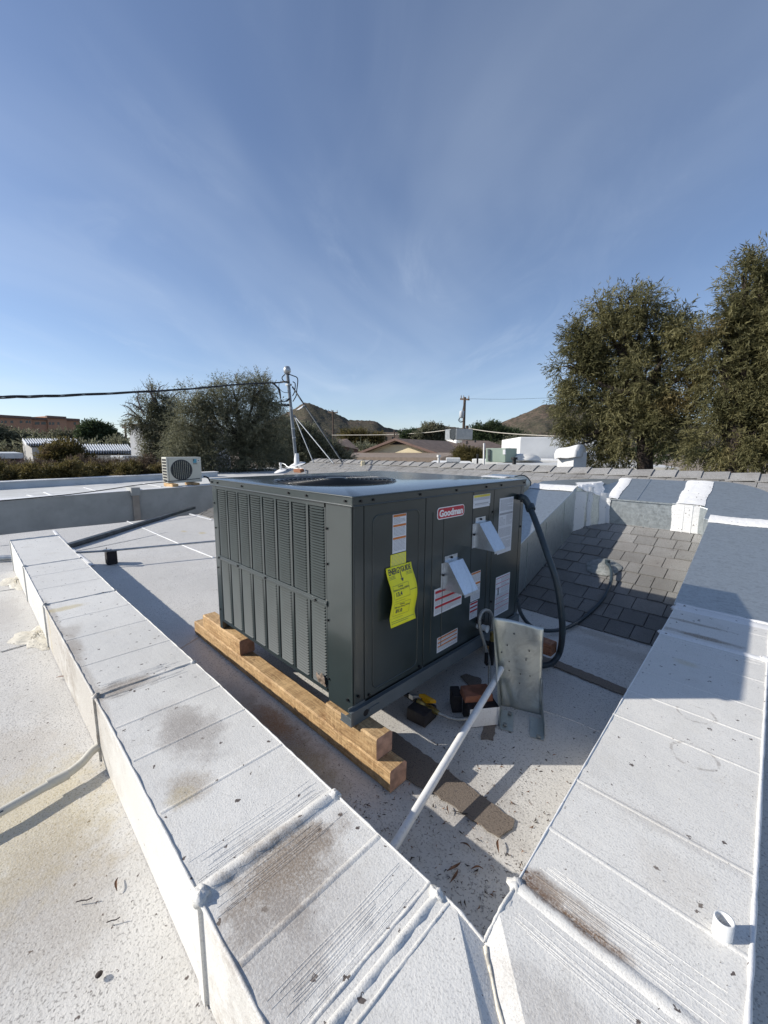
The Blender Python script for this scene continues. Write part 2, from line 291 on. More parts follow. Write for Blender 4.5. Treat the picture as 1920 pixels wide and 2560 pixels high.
# ------------------------------------------------------------------ mesh helpers
col = scene.collection
def tag(o, label=None, cat=None, group=None, kind=None):
    if label: o['label'] = label
    if cat: o['category'] = cat
    if group: o['group'] = group
    if kind: o['kind'] = kind
    return o
def empty(name, loc, label=None, cat=None, group=None, kind=None):
    o = bpy.data.objects.new(name, None); o.empty_display_size = .1; col.objects.link(o); o.location = loc
    return tag(o, label, cat, group, kind)
def wloc(o):
    v = Vector((0, 0, 0))
    while o is not None: v += o.location; o = o.parent
    return v
class MB:
    def __init__(s): s.v = []; s.f = []; s.m = []; s.mats = []; s.sm = []
    def mi(s, m):
        if m not in s.mats: s.mats.append(m)
        return s.mats.index(m)
    def add(s, vs, fs, m, smooth=False):
        k = len(s.v); s.v += [tuple(v) for v in vs]; i = s.mi(m)
        for f in fs: s.f.append(tuple(k+a for a in f)); s.m.append(i); s.sm.append(smooth)
        return s
    def box(s, a, b, m, jit=0.):
        x0, y0, z0 = a; x1, y1, z1 = b
        vs = [(x, y, z) for z in (z0, z1) for x, y in ((x0, y0), (x1, y0), (x1, y1), (x0, y1))]
        if jit: vs = [tuple(c+random.uniform(-jit, jit) for c in v) for v in vs]
        return s.add(vs, [(0, 3, 2, 1), (4, 5, 6, 7), (0, 1, 5, 4), (1, 2, 6, 5), (2, 3, 7, 6), (3, 0, 4, 7)], m)
    def hexa(s, bot, top, m):
        return s.add(list(bot)+list(top), [(0, 3, 2, 1), (4, 5, 6, 7), (0, 1, 5, 4), (1, 2, 6, 5), (2, 3, 7, 6), (3, 0, 4, 7)], m)
    def obox(s, c, ax, ay, az, m):       # centre and half-axis vectors
        c = Vector(c); vs = []
        for k in (-1, 1):
            for i, j in ((-1, -1), (1, -1), (1, 1), (-1, 1)): vs.append(c+ax*i+ay*j+az*k)
        return s.add(vs, [(0, 3, 2, 1), (4, 5, 6, 7), (0, 1, 5, 4), (1, 2, 6, 5), (2, 3, 7, 6), (3, 0, 4, 7)], m)
    def prism(s, poly, z0, z1, m):       # poly xy list, z0/z1 numbers or functions of (x,y)
        g0 = z0 if callable(z0) else (lambda x, y: z0); g1 = z1 if callable(z1) else (lambda x, y: z1)
        n = len(poly); vs = [(x, y, g0(x, y)) for x, y in poly]+[(x, y, g1(x, y)) for x, y in poly]
        return s.add(vs, [tuple(range(n-1, -1, -1)), tuple(range(n, 2*n))]+[(i, (i+1) % n, n+(i+1) % n, n+i) for i in range(n)], m)
    def bar(s, a, b, w, h, m, up=Vector((0, 0, 1))):
        a = Vector(a); b = Vector(b); d = (b-a); u = d.cross(up)
        if u.length < 1e-6: u = d.cross(Vector((1, 0, 0)))
        u.normalize(); t = u.cross(d).normalized()
        return s.obox((a+b)/2, d/2, u*(w/2), t*(h/2), m)
    def tube(s, pts, r, m, n=10, cap=True):
        pts = [Vector(p) for p in pts]; k = len(pts); rr = r if isinstance(r, (list, tuple)) else [r]*k
        vs = []; prev = None
        for i, p in enumerate(pts):
            d = (pts[min(i+1, k-1)]-pts[max(i-1, 0)]).normalized()
            if prev is None:
                u = d.cross(Vector((0, 0, 1)));
                if u.length < .05: u = d.cross(Vector((1, 0, 0)))
            else: u = prev - d*prev.dot(d)
            u.normalize(); prev = u; w = d.cross(u)
            for j in range(n):
                a = 2*math.pi*j/n; vs.append(p+(u*math.cos(a)+w*math.sin(a))*rr[i])
        fs = [(i*n+j, i*n+(j+1) % n, (i+1)*n+(j+1) % n, (i+1)*n+j) for i in range(k-1) for j in range(n)]
        s.add(vs, fs, m, True)
        if cap: s.add(vs[:n], [tuple(range(n-1, -1, -1))], m); s.add(vs[-n:], [tuple(range(n))], m)
        return s
    def lathe(s, prof, c, m, n=24, axis='z', smooth=True):
        c = Vector(c); vs = []
        for r, z in prof:
            for j in range(n):
                a = 2*math.pi*j/n; x, y = r*math.cos(a), r*math.sin(a)
                vs.append(c+(Vector((x, y, z)) if axis == 'z' else Vector((z, x, y)) if axis == 'x' else Vector((y, z, x))))
        k = len(prof)
        return s.add(vs, [(i*n+j, i*n+(j+1) % n, (i+1)*n+(j+1) % n, (i+1)*n+j) for i in range(k-1) for j in range(n)], m, smooth)
    def mesh(s, name, off=Vector((0, 0, 0))):
        me = bpy.data.meshes.new(name); me.from_pydata([tuple(Vector(v)-off) for v in s.v], [], s.f)
        for m in s.mats: me.materials.append(m)
        me.polygons.foreach_set('material_index', s.m); me.polygons.foreach_set('use_smooth', s.sm); me.update()
        return me
    def build(s, name, parent=None, bevel=0., seg=2, weld=False, **k):
        vs = np.array([tuple(v) for v in s.v]); mn, mx = vs.min(0), vs.max(0)
        org = wloc(parent) if parent is not None else Vector(((mn[0]+mx[0])/2, (mn[1]+mx[1])/2, mn[2]))
        me = s.mesh(name, org); o = bpy.data.objects.new(name, me); col.objects.link(o)
        if parent is not None: o.parent = parent
        else: o.location = org
        if bevel or weld:
            bm = bmesh.new(); bm.from_mesh(me)
            if weld: bmesh.ops.remove_doubles(bm, verts=bm.verts, dist=1e-5)
            bmesh.ops.recalc_face_normals(bm, faces=bm.faces); bm.to_mesh(me); bm.free()
        else:
            bm = bmesh.new(); bm.from_mesh(me); bmesh.ops.recalc_face_normals(bm, faces=bm.faces); bm.to_mesh(me); bm.free()
        if bevel:
            b = o.modifiers.new('bevel', 'BEVEL'); b.width = bevel; b.segments = seg; b.limit_method = 'ANGLE'; b.angle_limit = math.radians(40)
        return tag(o, **k)
def smooth_path(pts, n=8):
    P = [Vector(p) for p in pts]; P = [P[0]*2-P[1]]+P+[P[-1]*2-P[-2]]; out = []
    for i in range(1, len(P)-2):
        for k in range(n):
            t = k/n; a, b, c, d = P[i-1], P[i], P[i+1], P[i+2]
            out.append(.5*((2*b)+(c-a)*t+(2*a-5*b+4*c-d)*t*t+(3*b-a-3*c+d)*t**3))
    out.append(P[-2]); return out
def text(s, size, mat, name, parent, origin, ux, uz, bold=0., ext=.0004, sx=1., align='CENTER'):
    c = bpy.data.curves.new(name, 'FONT'); c.body = s; c.size = size; c.offset = bold; c.extrude = ext; c.align_x = align; c.align_y = 'CENTER'; c.resolution_u = 3
    t = bpy.data.objects.new(name, c); col.objects.link(t); dg = bpy.context.evaluated_depsgraph_get(); dg.update()
    me = bpy.data.meshes.new_from_object(t.evaluated_get(dg)); bpy.data.objects.remove(t)
    ux = Vector(ux); uz = Vector(uz); nn = ux.cross(uz); org = wloc(parent) if parent else Vector((0, 0, 0))
    for v in me.vertices: p = v.co.copy(); v.co = Vector(origin)+ux*(p.x*sx)+uz*p.y+nn*p.z-org
    me.materials.clear(); me.materials.append(mat)
    o = bpy.data.objects.new(name, me); col.objects.link(o)
    if parent: o.parent = parent
    return o
# ================================================================== SETTING: ground, flat roof, shingle slope
g = MB(); g.add([(-3000, -3000, -3.4), (3000, -3000, -3.4), (3000, 3000, -3.4), (-3000, 3000, -3.4)], [(0, 1, 2, 3)], M_DIRT)
g.build('ground', kind='structure')
XL = -6.68
def roof_sheet():
    # displaced sheet under the near part, plain slab elsewhere
    b = MB(); b.prism([(XL, -7), (5, -7), (5, 2.3), (XL, 2.3)], -.35, -.012, M_ROOF)
    n0 = len(b.v); xs = np.linspace(XL, 4.9, 150); ys = np.linspace(-6.9, 2.25, 120)
    def h(x, y): return .0035*math.sin(x*2.1+y)*math.sin(y*3.3-x*.8)-.001
    vs = [(x, y, h(x, y)) for y in ys for x in xs]; w = len(xs)
    b.add(vs, [(j*w+i, j*w+i+1, (j+1)*w+i+1, (j+1)*w+i) for j in range(len(ys)-1) for i in range(w-1)], M_ROOF, True)
    o = b.build('flat_roof', kind='structure'); return o
roof = roof_sheet()
rc = MB(); rc.box((XL-.05, -7, -3.4), (XL+.02, 2.2, -.02), M_NWALL); rc.build('house_wall', kind='structure')
# caulk ridges along sheet laps of the coating (raised beads on the roof)
def bead(b, pts, w, h, m, z=.0, n=5, jit=.2):
    pts = smooth_path(pts, 10) if len(pts) > 2 else [Vector(pts[0]).lerp(Vector(pts[1]), t/24) for t in range(25)]
    k = len(pts); vs = []
    for i, p in enumerate(pts):
        d = pts[min(i+1, k-1)]-pts[max(i-1, 0)]; d.normalize(); s = Vector((d.y, -d.x, 0)).normalized(); ww = w*(1+random.uniform(-jit, jit))
        for j in range(n+1):
            a = math.pi*j/n; vs.append(p+s*(math.cos(a)*ww/2)+Vector((0, 0, math.sin(a)*h*(1+random.uniform(-jit, jit)))))
    q = n+1; b.add(vs, [(i*q+j, i*q+j+1, (i+1)*q+j+1, (i+1)*q+j) for i in range(k-1) for j in range(n)], m, True)
for pts, w in (([G(318, 1303), G(440, 1356), G(537, 1395)], .022), ([G(135, 1327), G(165, 1360), G(232, 1415)], .045), ([G(475, 1285), G(531, 1300)], .05)):
    b = MB(); bead(b, pts, w, .007, M_SEAL); b.build('roof_seam_bead', roof)
for pts in ([G(0, 1630), G(80, 1607), G(128, 1590)], [G(0, 1478), G(60, 1468), G(110, 1455)], [G(190, 1378), G(330, 1350), G(420, 1330)], [G(0, 1428), G(50, 1426)], [G(0, 1365), G(28, 1362)], [G(1240, 1745), G(1400, 1790), G(1500, 1830)], [G(420, 1640), G(500, 1590)]):
    b = MB(); bead(b, pts, .012, .0035, M_ROOF); b.build('roof_lap_line', roof)
# dark timber-width patches where the coating is missing
def patch(poly, name='bare_patch'):
    b = MB(); out = []
    for i in range(len(poly)):
        a, c = Vector(poly[i]), Vector(poly[(i+1) % len(poly)]); k = max(2, int((c-a).length/.02))
        for j in range(k): q = a.lerp(c, j/k); out.append((q.x+random.uniform(-.004, .004), q.y+random.uniform(-.004, .004)))
    b.prism(out, .0035, .0065, M_TARMAC); return b.build(name, roof)
def p2(*pts): return [(G(*p).x, G(*p).y) for p in pts]
patch([(-.02, .03), (.30, .105), (.560, .118), (.575, .175), (.565, .21), (.30, .225), (-.02, .24)])
patch([(-.12, 1.33), (.24, 1.36), (.7, 1.325), (.95, 1.30), (.95, 1.235), (.64, 1.255), (.25, 1.285), (-.1, 1.26)])
patch(p2((1210, 1795), (1243, 1800), (1232, 1853), (1202, 1850)))
patch([(-.05, .86), (.03, .88), (.07, .80), (.11, .72), (.07, .70), (.02, .78), (-.06, .82)])
# mortar lumps beside the duct
def lump(px, py, rx, ry, label):
    c = G(px, py); b = MB(); n, k = 30, 9; vs = []
    for i in range(k+1):
        for j in range(n):
            a = 2*math.pi*j/n; r = (i/k)*(1+.25*math.sin(3*a+1)+.12*math.sin(7*a)+random.uniform(-.09, .09)); h = (1-(i/k)**2)*.014*(1+random.uniform(-.5, .8))+.002 if i < k else -.002
            vs.append((c.x+rx*r*math.cos(a), c.y+ry*r*math.sin(a), max(h, -.002)))
    b.add(vs, [(i*n+j, i*n+(j+1) % n, (i+1)*n+(j+1) % n, (i+1)*n+j) for i in range(k) for j in range(n)], M_MORTAR, True)
    tag(b.build('mastic_patch'), label, 'roof patch', 'rough mastic patches beside the left duct')
lump(92, 1592, .20, .11, 'rough cream mastic patch on the roof beside the left duct, the nearer and larger one')
lump(42, 1455, .26, .10, 'rough cream mastic patch on the roof beside the far end of the left duct')
# ---- shingle slope
SX0, SX1, SL, EXPO = XL, 5.2, 2.852, .1505
sr = empty('shingle_roof', (0, Y0, 0), kind='structure')
b = MB(); zt = SL*math.sin(math.radians(20)); yt = Y0+SL*CS
b.add([(SX0, Y0-.02, -.02), (SX1, Y0-.02, -.02), (SX1, yt, zt-.004), (SX0, yt, zt-.004), (SX0, yt+2.8, -.02), (SX1, yt+2.8, -.02)], [(0, 1, 2, 3), (3, 2, 5, 4), (0, 3, 4), (1, 5, 2)], M_UNDER)
b.build('roof_deck', sr)
b = MB(); b.box((SX0-.03, Y0-.05, -3.4), (SX0+.03, yt+2.8, -.03), M_NWALL); b.build('end_wall', sr)
b = MB(); b.add([(SX0+.01, Y0-.01, -.02), (SX0+.01, yt, zt-.02), (SX0+.01, yt+2.8, -.02), (SX0-.02, Y0-.01, -.02), (SX0-.02, yt, zt-.02), (SX0-.02, yt+2.8, -.02)], [(0, 1, 2), (3, 5, 4), (0, 3, 4, 1), (1, 4, 5, 2)], M_NWALL); b.build('gable_end', sr)
nS = Vector((0, -math.sin(math.radians(20)), CS)); tS = Vector((0, CS, math.sin(math.radians(20))))
def shmesh(w, l, t):
    v = []
    for k, (yy, zz_) in enumerate(((0, .001), (0, t), (l, .0015), (l, -.001))):
        for x in (0, w): q = tS*yy+nS*zz_+Vector((x, 0, 0)); v.append(q)
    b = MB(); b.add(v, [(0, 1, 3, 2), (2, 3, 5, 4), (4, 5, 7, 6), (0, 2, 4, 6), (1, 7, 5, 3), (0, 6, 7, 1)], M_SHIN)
    return b
tabs = []; rows = int(SL/EXPO)
for r in range(rows+1):
    y = r*EXPO; x = SX0-random.uniform(0, .25); l = min(EXPO+.02, SL-y)
    while x < SX1:
        w = random.choice((.10, .12, .14, .155, .17, .19)); x0 = max(x, SX0); x1 = min(x+w-.0055, SX1)
        if x1-x0 > .03: tabs.append((x0, x1, y, l, random.choice((.007, .010, .013)), random.uniform(-.004, .003)))
        x += w
def vis(t):
    p = Vector(((t[0]+t[1])/2, Y0, 0))+tS*(t[2]+.07); d = p-CAM; dep = d.dot(FWD)
    if dep < .1: return 0
    u = 960+FPX*d.dot(RT)/dep; v = 1280-FPX*d.dot(UP)/dep
    if not (-20 < u < 1940): return 0
    if 520 < u < 1290 and v > 1190: return 0           # behind the big unit
    if -.75 < -p.x < .36 and False: return 0
    return 1/dep**2
tabs.sort(key=vis, reverse=True)
cache = {}; stuffb = MB()
for i, (x0, x1, y, l, t, dy) in enumerate(tabs):
    org = Vector((x0, Y0, 0))+tS*(y+dy)
    if i < 290:
        key = (round(x1-x0, 3), round(l, 3), t)
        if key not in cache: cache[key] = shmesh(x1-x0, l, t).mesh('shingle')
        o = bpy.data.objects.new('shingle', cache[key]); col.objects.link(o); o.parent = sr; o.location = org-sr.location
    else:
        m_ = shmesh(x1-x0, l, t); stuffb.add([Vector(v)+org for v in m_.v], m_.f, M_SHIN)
stuffb.build('far_shingles', sr, kind='stuff')
# ridge caps: bent pieces astride the ridge
cap = MB(); W_ = .235
prof = [(-.165, -.052), (-.08, -.012), (-.02, .012), (.02, .012), (.08, -.012), (.165, -.052)]
vs = []
for x, lift in ((0, .0), (W_+.02, .016)):
    for (yy, z_) in prof: vs.append((x, yy, z_+lift+.006))
    for (yy, z_) in prof: vs.append((x, yy, z_+lift-.006))
fs = [(i, i+1, 13+i, 12+i) for i in range(5)]+[(12+6+i, 12+7+i, 7+i, 6+i) for i in range(5)]+[(12+i, 13+i, 19+i, 18+i) for i in range(5)]+[(0, 12, 18, 6), (5, 11, 23, 17)]+[(6+i, 7+i, 1+i, i) for i in range(5)]
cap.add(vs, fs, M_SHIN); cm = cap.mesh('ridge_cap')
x = SX0
while x < SX1-.2:
    o = bpy.data.objects.new('ridge_cap', cm); col.objects.link(o); o.parent = sr; o.location = Vector((x, yt, zt+.004))-sr.location
    o.rotation_euler = (0, 0, random.uniform(-.02, .02)); x += W_-random.uniform(0, .012)
# ================================================================== WHITE COATED DUCTS
ZD = .27
def ztl(x, y): return ZD + max(0, (-x-2.2))*.018
def ztr(x, y): return ZD + max(0, y+.2)*.017
dl = empty('left_duct', (-1.6, -.5, 0), 'long white coated duct running below the louvred side of the grey unit', 'duct')
yo, yi = -.69, -.318
def outer(x): return -.692-max(0, -x-.5)*.012
def inner(x): return -.318-max(0, -x-.5)*.013
b = MB()
xs = [-4.28, -3.2, -2.16, -1.42, -.72, -.0, .287, .64]
def duct_panel(b, x0, x1, f, m=M_DUCT, n=6):
    for i in range(n):
        a, c = x0+(x1-x0)*i/n, x0+(x1-x0)*(i+1)/n; sag = .002
        bot = [(a, outer(a), 0.004), (c, outer(c), .004), (c, inner(c), .004), (a, inner(a), .004)]
        top = [(a, outer(a), ztl(a, 0)), (c, outer(c), ztl(c, 0)), (c, inner(c), ztl(c, 0)), (a, inner(a), ztl(a, 0))]
        b.hexa(bot, top, m)
def rib(parent, x, w, h, name='duct_joint', over=.008, lumpy=True):
    # brushed-over drive cleat wrapping top and sides of the left duct
    b = MB(); k = 14; z = ztl(x, 0); ys = [outer(x)+(inner(x)-outer(x))*i/k for i in range(k+1)]; vs = []
    for yy in ys:
        j1, j2 = (random.uniform(-.003, .003) if lumpy else 0), (random.uniform(-.25, .35) if lumpy else 0)
        for (dx, dz) in ((-w/2, -.001), (-w*.28+j1, h*(1+j2)), (w*.1+j1, h*(1+j2)), (w*.2, h*.3), (w/2, -.001)): vs.append((x+dx, yy, z+dz))
    b.add(vs, [(i*5+j, i*5+j+1, (i+1)*5+j+1, (i+1)*5+j) for i in range(k) for j in range(4)], M_DUCT, True)
    for yy, s in ((outer(x), -1), (inner(x), 1)):
        b.hexa([(x-w*.3, yy-.001*s, .003), (x+w*.3, yy-.001*s, .003), (x+w*.3, yy+s*over, .003), (x-w*.3, yy+s*over, .003)],
               [(x-w*.3, yy-.001*s, z+h*.9), (x+w*.3, yy-.001*s, z+h*.9), (x+w*.3, yy+s*over, z+h*.6), (x-w*.3, yy+s*over, z+h*.6)], M_DUCT)
    return b.build(name, parent)
JO = [-4.28, -3.13, -2.05, -.72, .287]
for a, c in zip(JO, JO[1:]+[.64]):
    b = MB(); duct_panel(b, a, c, None); b.build('duct_section', dl, weld=True)
for x in JO[1:]: rib(dl, x, .026 if x < 0 else .05, .0045 if x < 0 else .0075)
rib(dl, JO[0], .03, .01)
for x0, x1, n in ((-3.13, -2.05, 2), (-2.05, -.72, 3), (-.72, .287, 3), (.287, .62, 0)):
    for i in range(1, n+1):
        x = x0+(x1-x0)*i/(n+1)+random.uniform(-.03, .03); b = MB(); k = 16; vs = []
        for j in range(k+1):
            yy = outer(x)+.01+(inner(x)-outer(x)-.014)*j/k
            for dx, dz in ((-.009, -.001), (-.004, .0019), (.003, .0021), (.009, -.001)): vs.append((x+dx, yy, ztl(x, 0)+dz))
        b.add(vs, [(j*4+q, j*4+q+1, (j+1)*4+q+1, (j+1)*4+q) for j in range(k) for q in range(3)], M_DUCT, True); b.build('stiffening_bead', dl)
b = MB(); k = 16; x = .46; vs = []
for j in range(k+1):
    yy = outer(x)+.01+(inner(x)-outer(x)-.014)*j/k
    for dx, dz in ((-.010, -.001), (-.004, .0028), (.003, .0028), (.010, -.001)): vs.append((x+dx, yy, ZD+dz))
b.add(vs, [(j*4+q, j*4+q+1, (j+1)*4+q+1, (j+1)*4+q) for j in range(k) for q in range(3)], M_DUCT, True); b.build('stiffening_bead', dl)
# folded edge seams: rounded, lumpy bead on outer top edge and thin one on the inner edge
for a, c in zip(JO, JO[1:]+[.64]):
    for ff, rr, nm in ((outer, .0042, 'edge_seam'), (inner, .0028, 'edge_seam')):
        pts = []; k = max(8, int((c-a)/.03))
        for i in range(k+1):
            x = a+.02+(c-a-.04)*i/k; pts.append((x, ff(x), ztl(x, 0)+random.uniform(-.0015, .0015)))
        b = MB(); b.tube(pts, [rr*(1+random.uniform(-.25, .25)) for _ in pts], M_DUCT, 8); b.build(nm, dl)
def clump(parent, c, r, name, m=M_SEAL, sq=(1, 1, .6), seed=0):
    R = random.Random(seed); b = MB(); n, k = 12, 7; vs = []
    for i in range(k+1):
        th = math.pi*i/k
        for j in range(n):
            a = 2*math.pi*j/n; q = r*(1+R.uniform(-.28, .28)) if 0 < i < k else r
            vs.append((c[0]+q*math.sin(th)*math.cos(a)*sq[0], c[1]+q*math.sin(th)*math.sin(a)*sq[1], c[2]+q*math.cos(th)*sq[2]))
    b.add(vs, [(i*n+j, i*n+(j+1) % n, (i+1)*n+(j+1) % n, (i+1)*n+j) for i in range(k) for j in range(n)], m, True); return b.build(name, parent)
for i, x in enumerate(JO[1:]):
    s = .85 if x < 0 else 1.15
    clump(dl, (x+.003, outer(x)+.004, ztl(x, 0)+.002), .017*s, 'mastic_lump', M_DUCT, (1.1, .9, .8), i); clump(dl, (x, inner(x)-.006, ztl(x, 0)), .014*s, 'mastic_lump', M_DUCT, (1, 1, .8), 20+i)
def brush_ridges(parent, x0, x1, y0, y1, along, n, zf):
    b = MB()
    for k in range(n):
        t = random.random(); L0_ = random.uniform(0, .25); L1_ = random.uniform(.6, 1.)
        vs = []; m_ = 14
        for i in range(m_+1):
            s_ = L0_+(L1_-L0_)*i/m_; w_ = .0028*math.sin(math.pi*min(.98, max(.02, i/m_)))+.0003
            if along == 'y': x, y = x0+(x1-x0)*t+.0012*math.sin(s_*9+k), y0+(y1-y0)*s_; d_ = (w_, 0)
            else: x, y = x0+(x1-x0)*s_, y0+(y1-y0)*t+.0012*math.sin(s_*9+k); d_ = (0, w_)
            z = zf(x, y); vs += [(x-d_[0], y-d_[1], z-.0001), (x, y, z+.0007), (x+d_[0], y+d_[1], z-.0001)]
        b.add(vs, [(3*i+j, 3*i+j+1, 3*i+j+4, 3*i+j+3) for i in range(m_) for j in range(2)]+[(3*i+2, 3*i, 3*i+3, 3*i+5) for i in range(m_)], M_DUCT)
    return b.build('brush_ridges', parent, kind='stuff')
brush_ridges(dl, .19, .262, -.685, -.33, 'y', 16, ztl); brush_ridges(dl, .315, .36, -.685, -.33, 'y', 10, ztl); brush_ridges(dl, -.80, -.75, -.685, -.33, 'y', 8, ztl); brush_ridges(dl, -.69, -.65, -.685, -.33, 'y', 8, ztl); brush_ridges(dl, .54, .62, -.685, -.33, 'y', 18, ztl)
# right duct
dr = empty('right_duct', (.92, .9, 0), 'wide white coated metal duct on the right running up to the shingle roof', 'duct')
def rin(y): return .757-max(0, y+.2)*.030
def rout(y): return 1.14-max(0, y+.2)*.018
RJ = [-.185, 1.10, 1.52, 2.0]
RJ = [-.185, .40, 1.48, 2.0]
for a, c in zip(RJ, RJ[1:]):
    b = MB(); n = 6
    for i in range(n):
        y0, y1 = a+(c-a)*i/n, a+(c-a)*(i+1)/n
        b.hexa([(rin(y0), y0, .004), (rout(y0), y0, .004), (rout(y1), y1, .004), (rin(y1), y1, .004)], [(rin(y0), y0, ztr(0, y0)), (rout(y0), y0, ztr(0, y0)), (rout(y1), y1, ztr(0, y1)), (rin(y1), y1, ztr(0, y1))], M_DUCT)
    b.build('duct_section', dr, weld=True)
def ribr(y, w, h, name, m=M_DUCT, lumpy=.3):
    b = MB(); k = 16; vs = []
    for j in range(k+1):
        x = rin(y)-.003+(rout(y)-rin(y)+.006)*j/k; q = 1+random.uniform(-lumpy, lumpy)
        for dy, dz in ((-w/2, -.001), (-w*.25, h*q), (w*.2, h*q), (w/2, -.001)): vs.append((x, y+dy, ztr(0, y)+dz))
    b.add(vs, [(j*4+q, (j+1)*4+q, (j+1)*4+q+1, j*4+q+1) for j in range(k) for q in range(3)], m, True); b.build(name, dr)
for y in (.0, .205, .60, .80, 1.0, 1.24, 1.78): ribr(y, .016, .0017, 'stiffening_bead', lumpy=.15)
ribr(-.185, .034, .0042, 'duct_joint', lumpy=.6); ribr(1.48, .05, .006, 'duct_joint', M_SEAL); ribr(1.93, .09, .004, 'duct_joint', M_SEAL); ribr(1.985, .03, .006, 'duct_joint', M_SEAL)
for ff, rr in ((rout, .0045), (rin, .0025)):
    pts = [(ff(-.18+2.16*i/70), -.18+2.16*i/70, ztr(0, -.18+2.16*i/70)+random.uniform(-.001, .001)) for i in range(71)]
    b = MB(); b.tube(pts, [rr*(1+random.uniform(-.25, .25)) for _ in pts], M_SEAL, 8); b.build('edge_seam', dr)
brush_ridges(dr, rin(-.1)+.01, rout(-.1)-.01, -.165, -.09, 'x', 16, ztr); brush_ridges(dr, rin(1.4)+.01, rout(1.4)-.01, 1.40, 1.45, 'x', 8, ztr)
clump(dr, (rin(-.185), -.185, ZD-.003), .015, 'mastic_lump', M_DUCT, (1.2, 1.3, .7), 5); clump(dr, (rin(-.22)+.006, -.232, ZD-.004), .010, 'mastic_lump', M_DUCT, (.9, 2.2, .5), 6)
clump(dr, (rout(1.48), 1.48, ztr(0, 1.48)), .025, 'mastic_lump', M_SEAL, (1.2, 1.3, .5), 7); clump(dr, (rin(1.48), 1.48, ztr(0, 1.48)), .016, 'mastic_lump', M_SEAL, (1, 1.2, .6), 8); clump(dr, (rin(1.9), 1.9, ztr(0, 1.9)), .02, 'mastic_lump', M_SEAL, (1, 1.6, .6), 9)
# elbow where both ducts meet in a valley
el = empty('duct_elbow', (.95, -.5, 0), 'white coated elbow with a valley crease joining the two white ducts', 'duct')
b = MB(); DZ = .018
def ext(a, c, x=None, y=None):
    t = (y-a.y)/(c.y-a.y) if y is not None else (x-a.x)/(c.x-a.x); return Vector((a.x+(c.x-a.x)*t, a.y+(c.y-a.y)*t, 0))
V0_ = Vector((.757, -.318, ZD-DZ)); V1_ = Vector((1.14, -.692, ZD-DZ))
l0, l1 = Vector((.69, -.318, ZD)), G(1203, 2560, ZD); l1 = ext(l0, l1, y=-.692); l1.z = ZD
r0_, r1_ = Vector((.757, -.262, ZD)), G(1300, 2560, ZD); r1_ = ext(r0_, r1_, x=1.14); r1_.z = ZD
if l1.x > 1.13: l1.x = 1.10
if r1_.y < -.68: r1_.y = -.66
tl = [Vector((.64, -.318, ZD)), l0, l1, Vector((.64, -.692, ZD))]
rt_ = [Vector((.757, -.185, ZD)), r0_, r1_, Vector((1.14, -.185, ZD))]
b.add(tl, [(0, 1, 2, 3)], M_DUCT); b.add([l0, V0_, V1_, l1], [(0, 1, 2, 3)], M_DUCT); b.add([V0_, r0_, r1_, V1_], [(0, 1, 2, 3)], M_DUCT); b.add(rt_, [(0, 1, 2, 3)], M_DUCT)
for poly in ([tl[3], l1, V1_], [V1_, r1_, rt_[3]], [tl[0], l0, V0_], [V0_, r0_, rt_[0]]):
    k = len(poly); b.add(poly+[Vector((p.x, p.y, .004)) for p in poly], [(q, q+1, k+q+1, k+q) for q in range(k-1)], M_DUCT)
b.build('elbow_box', el)
b = MB(); pts = [(.757+.38*t+random.uniform(-.002, .002), -.318-.372*t+random.uniform(-.002, .002), ZD-.0165) for t in np.linspace(0.02, 1, 30)]
b.tube(pts, [.004*(1+random.uniform(-.3, .3)) for _ in pts], M_MORTAR, 6); b.build('crease_bead', el)
brush_ridges(el, .78, 1.12, -.255, -.21, 'x', 10, lambda x, y: ZD)
rb = MB(); 
for dx, h, w in ((.0, .005, .020), (.028, .0022, .010), (-.026, .002, .010)):
    vs = []; k = 16
    for j in range(k+1):
        yy = -.69+.372*j/k; q = 1+random.uniform(-.5, .5)
        for ddx, dz in ((-w/2, -.001), (-w*.2, h*q), (w*.2, h*q), (w/2, -.001)): vs.append((.645+dx+ddx+random.uniform(-.001, .001), yy, ZD+dz))
    rb.add(vs, [(j*4+q, j*4+q+1, (j+1)*4+q+1, (j+1)*4+q) for j in range(k) for q in range(3)], M_DUCT, True)
rb.build('duct_joint', el)
clump(el, (.645, -.326, ZD+.000), .015, 'mastic_lump', M_DUCT, (1.3, .8, .7), 31)
for p, q in (((.66, -.318), (.757, -.318)), ((.757, -.318), (.757, -.19))):
    pts = [(p[0]+(q[0]-p[0])*t, p[1]+(q[1]-p[1])*t, ZD-.018*max(0, 1-min(1, (abs(p[0]+(q[0]-p[0])*t-.757)+abs(p[1]+(q[1]-p[1])*t+.318))/.062))) for t in np.linspace(0, 1, 13)]
    b = MB(); b.tube(pts, [.0035*(1+random.uniform(-.3, .3)) for _ in pts], M_DUCT, 7); b.build('edge_seam', el)
b = MB(); b.box((1.13, -.692, 0), (1.146, -.18, ZD+.004), M_DUCT); b.build('side_flange', el)
